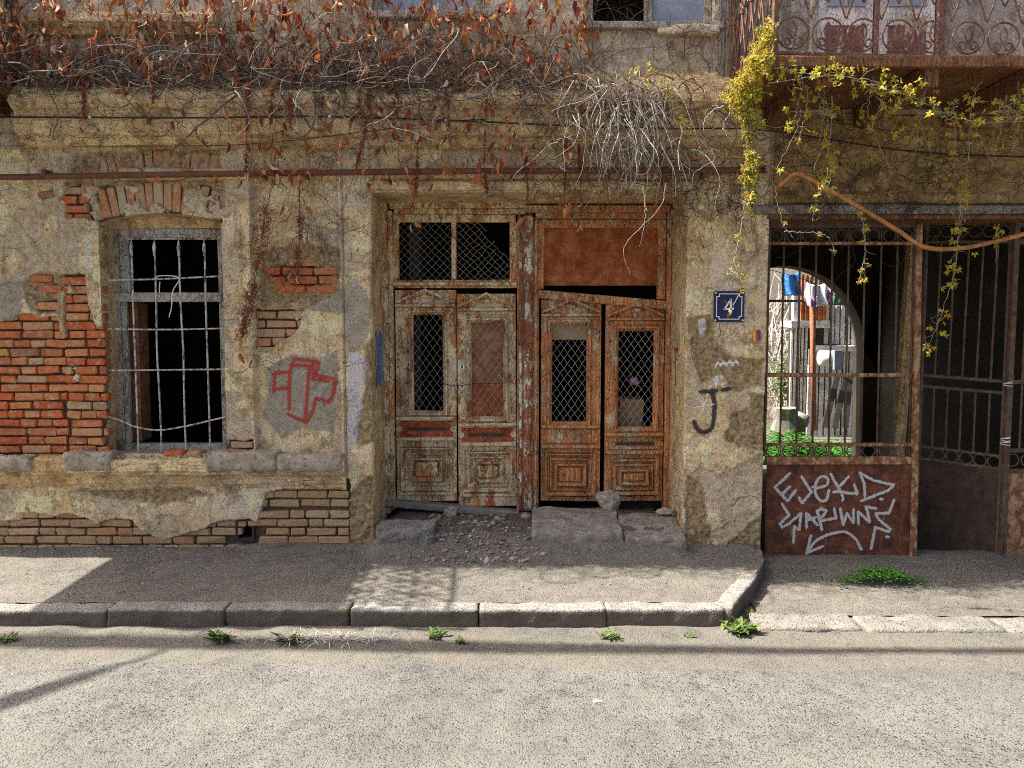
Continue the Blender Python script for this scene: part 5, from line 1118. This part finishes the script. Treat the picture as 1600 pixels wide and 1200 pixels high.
for k in range(800):
    x = RNG.normal(0, .15); y = RNG.normal(0, .05); h_ = .10*math.exp(-(x/.2)**2)*RNG.uniform(.3, 1); v, f = leafblade(RNG.uniform(.015, .03), .008, .3, .4, RNG.uniform(0, 6.28)); b.add((v+np.array([x, y, h_]), f))
o = b.build('clover_patch', M['clover']); o.location = onz(1376, 908, ROADZ+.03); tag(o, 'mat of bright green clover at the foot of the closed gate', 'weed', None, 'stuff')
b = MB()
for k in range(120):
    x = RNG.normal(0, .25); v, f = leafblade(RNG.uniform(.05, .12), .0025, .5, RNG.uniform(.2, 1), RNG.uniform(0, 6.28)); b.add((v+np.array([x, RNG.normal(0, .025), 0]), f))
o = b.build('dead_grass', M['twig']); o.location = onz(490, 1000, ROADZ+.01); tag(o, 'wisps of straw coloured dead grass in the gutter', 'grass', None, 'stuff')
b = MB()
for k in range(6500):
    x = RNG.uniform(2.6, 5.0); y = RNG.uniform(4.5, 6.0); h_ = RNG.uniform(.0, .40)*(.6+.4*math.sin(x*5)); v, f = leafblade(RNG.uniform(.04, .07), .02, .3, .5, RNG.uniform(0, 6.28)); b.add((v+np.array([x, y, ROADZ+h_]), f))
tag(b.build('ground_cover', M['clover']), 'lush green ground cover inside the yard', 'plants', None, 'stuff')
b = MB()
for k in range(500):
    p = at(RNG.normal(1222, 9), RNG.normal(598, 20), RNG.uniform(7.6, 8.4)); v, f = leafblade(RNG.uniform(.05, .1), .03, .3, .5, RNG.uniform(0, 6.28)); b.add((v+p, f))
b.add(tube([at(1222, 668, 8.0), at(1222, 630, 8.0), at(1220, 590, 8)], [.03, .025, .01], 5)); tag(b.build('shrub', M['weed']), 'sunlit yellow green shrub beside the white shed', 'shrub')

# ================================================================== climbing plants
cvx = np.array([X(q) for q in (-200, 0, 300, 700, 850, 950, 1050, 1200)]); cvz = np.array([Z(q, -.2) for q in (120, 122, 128, 130, 142, 172, 215, 262)])
band = lambda x: np.interp(x, cvx, cvz)
creeper = tag(empty('dry_creeper', None, (-1.8, -.2, 3.5)), 'dry creeper with rust orange leaves matted along the cornice', 'creeper'); co = np.array(creeper.location)
def wander(p, d, n, step, curl, pull=None):
    p = np.array(p, float); d = np.array(d, float); o = [p.copy()]; c = RNG.normal(0, curl, 3)
    for k in range(n):
        c = c*.8+RNG.normal(0, curl, 3); d = d+c
        if pull is not None: d = d+pull(p)
        d /= np.linalg.norm(d); p = p+d*step; p[1] = min(p[1], -.012-.1*0); o.append(p.copy())
    return np.array(o)
b = MB(); pale = MB(); branch_pts = []
for k in range(420):
    x = RNG.uniform(-4.6, .7); q = wander((x, -RNG.uniform(.08, .25), band(x)+RNG.normal(.0, .045)), (RNG.choice([-1, 1]), 0, RNG.normal(0, .15)), RNG.integers(14, 60), .035, .075, lambda p: np.array([0, -(p[1]+.16)*.6, (band(p[0])-p[2])*.9]))
    q = q[(q[:, 0] < 1.9)]; 
    if len(q) < 4: continue
    branch_pts.append(q); (b if k % 12 != 5 else pale).add(tube(q, np.linspace(RNG.uniform(.002, .0065) if k % 12 else .010, .0015, len(q)), 5 if k % 12 == 0 else 4, False))
for k in range(230):
    x = RNG.uniform(-4.5, .8); q = wander((x, -RNG.uniform(.04, .22), band(x)+RNG.uniform(0, .1)), (RNG.normal(0, .5), 0, 1), RNG.integers(12, 42), .035, .14, lambda p: np.array([0, -(p[1]+.09)*.8, .1])); branch_pts.append(q)
    (b if k % 9 else pale).add(tube(q, np.linspace(RNG.uniform(.002, .0042), .0015, len(q)), 3, False))
for k in range(420):
    x = RNG.uniform(-4.4, 1.2); q = wander((x, -RNG.uniform(.16, .24), band(x)+RNG.normal(0, .05)), (RNG.normal(0, .8), RNG.normal(-.05, .2), RNG.normal(0, .6)), RNG.integers(5, 14), .03, .25, lambda p: np.array([0, 0, -.06]))
    (pale if k % 4 == 0 else b).add(tube(q, np.linspace(.003, .001, len(q)), 3, False))
for k in range(170):                          # stems drooping over the cornice towards the gate
    s = at(RNG.uniform(380, 700) if k % 3 == 0 else RNG.normal(960, 120), RNG.uniform(120, 165), -RNG.uniform(.22, .30)); q = wander(s, (RNG.normal(.3, .8), RNG.normal(-.1, .15), RNG.normal(-.5, .4)), RNG.integers(10, 34), .024, .11, lambda p: np.array([.02, -(p[1]+.27)*.5, -.09])); q = q[q[:, 0] < 2.0]
    if len(q) > 4: (pale if k % 7 == 0 else b).add(tube(q, np.linspace(RNG.uniform(.0025, .006), .0012, len(q)), 4, False))
for pa, r_ in (([(1240, 262, -.30), (1270, 275, -.34), (1330, 315, -.38), (1400, 362, -.4), (1450, 388, -.42), (1500, 388, -.45), (1560, 376, -.45), (1640, 352, -.45)], .016),):
    pass
for pa in ([(285, 120), (345, 95), (400, 62)], [(300, 110), (350, 90), (380, 85)], [(70, 118), (100, 100), (130, 92)]):
    q = spline([at(a, c, -.2) for a, c in pa], 16); b.add(tube(q, np.linspace(.012, .007, 16), 6, False))
q = spline([at(268, 237, -.28), at(300, 206, -.30), at(340, 172, -.30), at(374, 145, -.28)], 16); b.add(tube(q+RNG.normal(0, .002, q.shape), np.linspace(.005, .009, 16), 5))
o = mesh('stems', np.concatenate(b.v)-co, b.f, M['stem'], creeper); o['kind'] = 'stuff'
o = mesh('pale_stems', np.concatenate(pale.v)-co, pale.f, M['dim_twig'], creeper); o['kind'] = 'stuff'
# hanging dark red strands
b = MB()
strands = [([(430, 262), (416, 330), (402, 420), (388, 480), (377, 532)], .075), ([(468, 338), (467, 390), (463, 440)], .05), ([(470, 268), (468, 300), (468, 340)], .004), ([(131, 118), (131, 178)], .016), ([(240, 118), (238, 160)], .016), ([(425, 142), (422, 205)], .018), ([(452, 145), (453, 200)], .016),
    ([(578, 132), (572, 190), (562, 240), (545, 300)], .018), ([(562, 140), (560, 175)], .018), ([(620, 140), (616, 195)], .014), ([(653, 205), (651, 270), (645, 332)], .018), ([(700, 150), (702, 200)], .012), ([(760, 150), (757, 250), (761, 300)], .012), ([(822, 240), (826, 335)], .010), ([(905, 225), (908, 335)], .014), ([(388, 138), (386, 200), (384, 268)], .014), ([(885, 215), (882, 320)], .010), ([(1030, 250), (1040, 330)], .008), ([(505, 150), (500, 185)], .014)]
for pa, w in strands:
    dep = -.27 if pa[0][1] < 200 else -.15
    q = spline([at(a, c, dep+.012*k) for k, (a, c) in enumerate(pa)], 40); L = np.linalg.norm(np.diff(q, axis=0), axis=1).sum(); b.add(tube(q, .0025, 3, False)); b.add(tube(q+RNG.normal(0, .006, q.shape), .002, 3, False))
    for k in range(int(L/.0007*min(1, w/.03))):
        kq = RNG.integers(0, 40)
        if vnoise(kq*.28, w*900, 4) < .36: continue
        p = q[kq]+np.array([.5*w*(vnoise(kq*.2, w*300, 8)-.5), 0, 0])+RNG.normal(0, w*.36*(.5+vnoise(kq*.3, w*500, 6)), 3)*np.array([1, .5, 1]); d = RNG.normal(0, 1, 3)*np.array([1, 1, .7])-np.array([0, 0, .5]); d /= np.linalg.norm(d); b.add(tube([p, p+d*RNG.uniform(.006, .034)], [.0034, .0014], 3, False))
o = mesh('dry_stalks', np.concatenate(b.v)-co, b.f, M['stalk'], creeper); o['kind'] = 'stuff'
# dry leaves
def dryleaf(seed):
    rg = np.random.default_rng(seed); L = 1.0; v = []; n = 6; curl = rg.uniform(.2, 2.0)*rg.choice([-1, 1]); fold = rg.uniform(.2, 1.2); tw = rg.normal(0, 1.1); wd = rg.uniform(.7, 1.5)
    for k in range(n):
        t = k/(n-1); w = wd*.20*math.sin(math.pi*min(1, t*.85+.10))**.8*(1-.2*t); z = -t*L; y = curl*.35*t*t; a = tw*t
        for s in (-1, 0, 1): v.append((s*w*math.cos(a), y-abs(s)*w*fold+s*w*math.sin(a), z+rg.normal(0, .01)))
    f = []
    for k in range(n-1): f += [[k*3, k*3+1, k*3+4, k*3+3], [k*3+1, k*3+2, k*3+5, k*3+4]]
    return np.array(v), f
DL = [dryleaf(k) for k in range(12)]; DM = []
for v, f in DL:
    me = bpy.data.meshes.new('leaf'); me.from_pydata(v.tolist(), [], f); me.materials.append(M['dry']); me.polygons.foreach_set('use_smooth', [True]*len(f)); DM.append(me)
spots = []
for k in range(1290):                          # clusters
    if k < 860: px, py = RNG.uniform(-70, 930), RNG.uniform(-14, 140)
    elif k < 1110: px, py = RNG.uniform(0, 1100)*.45+RNG.uniform(400, 1080)*.55, 125+165*RNG.uniform(0, 1)**1.6
    elif k < 1110: px, py = RNG.normal(965, 25), RNG.uniform(10, 170)
    else:
        s = strands[RNG.integers(0, len(strands))][0]; t = RNG.integers(0, len(s)); px, py = s[t][0]+RNG.normal(0, 8), s[t][1]+RNG.normal(0, 14)
    dep = -RNG.uniform(.05, .31 if py < 110 else .26) if py < 150 else -RNG.uniform(.19, .27)
    if py > 280: dep = -.14
    p = at(px, py, dep); n = RNG.integers(1, 5) if k < 860 else RNG.integers(1, 3)
    for q in range(n): spots.append((p+RNG.normal(0, .028, 3)*np.array([1, .6, 1.1]), RNG.uniform(.03, .095)))
spots.sort(key=lambda s: -s[1]); b = MB()
for k, (p, s) in enumerate(spots):
    e = (RNG.normal(0, .32), RNG.normal(0, .36), RNG.uniform(0, 6.28)); i = RNG.integers(0, 12)
    if k < 300:
        o = link('leaf', DM[i], creeper); o.location = p-co; o.rotation_euler = e; o.scale = (s*RNG.uniform(.8, 1.3), s, s)
    else:
        m = np.array(Matrix.Rotation(e[1], 3, 'Y') @ Matrix.Rotation(e[0], 3, 'X') @ Matrix.Rotation(e[2], 3, 'Z')); v, f = DL[i]; b.add(((v*s) @ m.T+p-co, f))
for k in range(800):                          # small scraps caught in the mat
    x = RNG.uniform(-4.4, 1.0); p = np.array([x, -RNG.uniform(.10, .26), band(x)+RNG.normal(.05, .10)]); s = RNG.uniform(.012, .03); m = np.array(Matrix.Rotation(RNG.uniform(0, 6), 3, 'Y') @ Matrix.Rotation(RNG.uniform(0, 6), 3, 'X')); v, f = DL[RNG.integers(0, 12)]; b.add(((v*s) @ m.T+p-co, f))
o = mesh('small_leaves', np.concatenate(b.v), b.f, M['dry'], creeper, True); o['kind'] = 'stuff'
# tendrils spread over the plaster
b = MB()
def tendrils(n, xr, yr, dr, off, steps=(20, 60)):
    for k in range(n):
        p = at(RNG.uniform(*xr), RNG.uniform(*yr), -off); d = np.array([RNG.normal(dr[0], .6), 0, RNG.normal(dr[1], .4)]); q = wander(p, d, RNG.integers(*steps), .016, .13, lambda p: np.array([0, -(p[1]+off)*2, -.01])); b.add(tube(q, np.linspace(.0028, .001, len(q)), 3, False))
        for r in range(RNG.integers(2, 6)):
            s = q[RNG.integers(2, len(q))]; w_ = wander(s, (RNG.normal(), 0, RNG.normal(-.3, .8)), RNG.integers(6, 22), .014, .2, lambda p: np.array([0, -(p[1]+off)*2, 0])); b.add(tube(w_, np.linspace(.002, .0008, len(w_)), 3, False))
tendrils(50, (400, 1190), (190, 290), (0, -.5), .22, (12, 34)); tendrils(60, (840, 1200), (230, 300), (-.6, -.5), .10); tendrils(18, (380, 560), (290, 420), (0, -1), .05); tendrils(26, (1080, 1190), (290, 330), (-.7, -.5), .035, (20, 45)); tendrils(30, (380, 1120), (20, 120), (0, -.8), .03)
tendrils(22, (-20, 400), (150, 215), (0, -.9), .27, (8, 26))
o = mesh('tendrils', np.concatenate(b.v)-co, b.f, M['tendril'], creeper); o['kind'] = 'stuff'
# pale bare twigs hanging in the sun
tw = tag(empty('twig_tangle', None, tuple(at(980, 150, -.36))), 'sunlit tangle of pale bare twigs hanging over the orange doors', 'twigs'); b = MB()
dimb = MB()
for k in range(150):
    s = at(RNG.normal(982, 42), RNG.uniform(110, 240), -RNG.uniform(.26, .44)); q = wander(s, (RNG.normal(0, .7), RNG.normal(-.1, .2), RNG.normal(-.5, .4)), RNG.integers(7, 24), .026, .095, lambda p: np.array([0, -(p[1]+.38)*.4, -.26])); (b if k % 5 == 0 else dimb).add(tube(q, np.linspace(RNG.uniform(.002, .0048), .0008, len(q)), 4, False))
    if k % 2:
        w_ = wander(q[len(q)//2], RNG.normal(0, 1, 3), RNG.integers(4, 9), .022, .2, lambda p: np.array([0, 0, -.12])); dimb.add(tube(w_, np.linspace(.002, .0008, len(w_)), 3, False))
for pa in ([(928, 137), (950, 137), (965, 165), (975, 195), (1010, 175), (1035, 165)], [(1010, 122), (1000, 135), (1035, 140), (1060, 150), (1072, 165)], [(1112, 233), (1115, 250), (1085, 270), (1080, 292)], [(1130, 165), (1105, 180), (1098, 205)], [(1140, 175), (1130, 200), (1145, 222)], [(1020, 220), (1020, 250), (1010, 270), (995, 273)], [(990, 160), (1020, 200), (1022, 240)], [(1040, 285), (1030, 325), (980, 378), (975, 400), (985, 430)], [(1005, 290), (1008, 340), (1000, 385)]):
    q = spline([at(a, c, -.40) for a, c in pa], 26); b.add(tube(q+RNG.normal(0, .003, q.shape), np.linspace(.0042, .0012, 26), 5, False))
o = mesh('twigs', np.concatenate(b.v)-np.array(tw.location), b.f, M['twig'], tw); o['kind'] = 'stuff'
o = mesh('grey_twigs', np.concatenate(dimb.v)-np.array(tw.location), dimb.f, M['dim_twig'], tw); o['kind'] = 'stuff'
# young green vine on the balcony
vine = tag(empty('green_vine', None, tuple(at(1190, 110, -1.0))), 'yellow green young vine cascading from the balcony over the gate', 'vine'); vo = np.array(vine.location)
q = spline([at(a, c, d) for a, c, d in ((1205, 300, -.12), (1225, 285, -.20), (1245, 272, -.30), (1270, 282, -.36), (1330, 316, -.40), (1400, 358, -.42), (1445, 386, -.44), (1500, 388, -.46), (1560, 376, -.46), (1680, 345, -.46))], 60); v, f = tube(q, .0165+.002*fbm(np.arange(60)*.3, np.zeros(60), 1, 3, 3), 9); mesh('woody_stem', v-vo, f, M['woody'], vine, True)
q = spline([at(a, c, d) for a, c, d in ((1045, 252, -.12), (1090, 247, -.18), (1160, 246, -.2), (1210, 262, -.2), (1250, 280, -.28))], 40); v, f = tube(q, .010, 7); mesh('woody_stem', v-vo, f, M['woody'], vine, True)
def palm(seed):
    rg = np.random.default_rng(seed); v = []; f = []
    for k in range(5):
        a = R(-100+50*k)+rg.normal(0, .12); L = 1-.18*abs(k-2)+rg.normal(0, .05); w = .19; n = len(v); c, s = math.sin(a), -math.cos(a); dr = rg.uniform(-.3, .1)
        for (t, ww) in ((0.05, 0), (.45, w), (.45, -w), (1, 0), (.5, 0)): v.append((c*t*L-s*ww, dr*t*t-(.1 if ww == 0 and t == .5 else 0), s*t*L+c*ww))
        f += [[n, n+1, n+4], [n, n+4, n+2], [n+4, n+1, n+3], [n+4, n+3, n+2]]
    return np.array(v), f
GL = [palm(k) for k in range(8)]; GM = []
for v, f in GL:
    me = bpy.data.meshes.new('leaf'); me.from_pydata(v.tolist(), [], f); me.materials.append(M['green']); GM.append(me)
gs = []; b = MB()
def gl(p, s): gs.append((np.array(p), s))
path = [at(a, c, d) for a, c, d in ((1196, 48, -1.10), (1184, 80, -1.14), (1168, 110, -1.16), (1150, 135, -1.12), (1138, 160, -1.05))]
for k in range(560):                          # the bright sheaf at the balcony corner
    q = spline(path, 30)[RNG.integers(0, 30)]; t = (q[2]-path[-1][2])/(path[0][2]-path[-1][2]); gl(q+RNG.normal(0, 1, 3)*np.array([.018+.032*(1-t), .05, .03])+np.array([.06*(1-t), 0, 0]), RNG.uniform(.022, .042))
def gstrand(pts, n, spread, s=(.025, .05), r_=.0035, mat=None):
    q = spline([at(*p) for p in pts], 34); q[1:-1] += RNG.normal(0, .004, (32, 3)); b.add(tube(q, np.linspace(r_, .0015, 34), 4, False))
    for k in range(n): gl(q[RNG.integers(0, 34)]+RNG.normal(0, spread, 3), RNG.uniform(*s))
    for k in range(n//4):
        w_ = wander(q[RNG.integers(4, 34)], RNG.normal(0, 1, 3), 5, .018, .2, lambda p: np.array([0, 0, -.1])); b.add(tube(w_, np.linspace(.002, .001, len(w_)), 3, False))
for k in range(7): gstrand([(1172+4*k-8, 120, -1.05), (1172+RNG.normal(0, 8), 190, -1.04), (1174+RNG.normal(0, 7), 260, -1.0), (1166+RNG.normal(0, 5), 300+RNG.uniform(-40, 30), -.98)], 34, .020)
gstrand([(1165, 310, -.95), (1155, 370, -.9), (1143, 420, -.88), (1138, 438, -.88)], 9, .012); gstrand([(1143, 410, -.88), (1155, 435, -.88), (1157, 455, -.88), (1146, 480, -.88), (1140, 495, -.88)], 9, .010)
gstrand([(1200, 130, -1.1), (1300, 118, -1.1), (1380, 130, -1.1), (1420, 140, -1.08)], 60, .05); gstrand([(1195, 100, -1.12), (1260, 115, -1.12), (1330, 112, -1.12)], 40, .04); gstrand([(1330, 125, -1.1), (1420, 150, -1.1), (1500, 185, -1.05), (1600, 190, -1.0)], 55, .05); gstrand([(1560, 170, -1.0), (1590, 160, -1.0), (1620, 150, -1)], 22, .04)
gstrand([(1262, 140, -1.0), (1258, 180, -1.0), (1245, 225, -.95)], 10, .02); gstrand([(1300, 150, -1.0), (1298, 210, -.95), (1292, 270, -.9), (1290, 300, -.9)], 26, .025); gstrand([(1345, 330, -.55), (1352, 390, -.55), (1342, 440, -.55)], 16, .018)
gstrand([(1505, 290, -.6), (1500, 340, -.6), (1492, 420, -.58), (1475, 480, -.58), (1450, 545, -.58)], 46, .028); gstrand([(1515, 200, -.9), (1508, 300, -.7), (1498, 380, -.6)], 22, .025); gstrand([(1560, 350, -.5), (1555, 410, -.5)], 6, .012)
gstrand([(1210, 290, -.3), (1222, 345, -.35), (1240, 372, -.4)], 2, .01); gstrand([(1225, 362, -.4), (1290, 368, -.42), (1305, 400, -.42)], 3, .02); gstrand([(1290, 250, -.3), (1275, 310, -.35), (1270, 345, -.38)], 22, .035); gstrand([(1425, 140, -1.05), (1400, 170, -1.05), (1385, 165, -1.05)], 10, .02)
for k in range(18):
    xq = RNG.uniform(1215, 1610); gstrand([(xq, RNG.uniform(120, 160), -1.0), (xq+RNG.normal(0, 14), RNG.uniform(165, 190), -.97), (xq+RNG.normal(-6, 22), RNG.uniform(190, 270), -.9)], RNG.integers(2, 9), .03, r_=.0026)
for pa in ([(990, 110, -.4), (1015, 105, -.42)], [(1010, 132, -.4), (1030, 128, -.4), (1045, 136, -.4)], [(1065, 185, -.4), (1075, 195, -.4)]):
    for p in pa:
        for k in range(5): gl(at(*p)+RNG.normal(0, .02, 3), RNG.uniform(.025, .045))
gs.sort(key=lambda s: -s[1]); g2 = MB()
for k, (p, s) in enumerate(gs):
    e = (RNG.normal(-.5, .5), RNG.normal(0, .6), RNG.normal(0, .8)); i = RNG.integers(0, 8)
    if k < 300:
        o = link('leaf', GM[i], vine); o.location = p-vo; o.rotation_euler = e; o.scale = (s, s, s)
    else:
        m = np.array(Matrix.Rotation(e[2], 3, 'Z') @ Matrix.Rotation(e[1], 3, 'Y') @ Matrix.Rotation(e[0], 3, 'X')); v, f = GL[i]; g2.add(((v*s) @ m.T+p-vo, f))
o = mesh('small_leaves', np.concatenate(g2.v), g2.f, M['green'], vine); o['kind'] = 'stuff'
o = mesh('shoots', np.concatenate(b.v)-vo, b.f, M['dim_twig'], vine); o['kind'] = 'stuff'
b = MB(); tendrils(90, (1200, 1620), (190, 320), (-.4, -.3), .05, (16, 60)); tendrils(30, (1200, 1600), (290, 345), (-.5, -.2), .08)
o = mesh('tendrils', np.concatenate(b.v)-vo, b.f, M['tendril'], vine); o['kind'] = 'stuff'
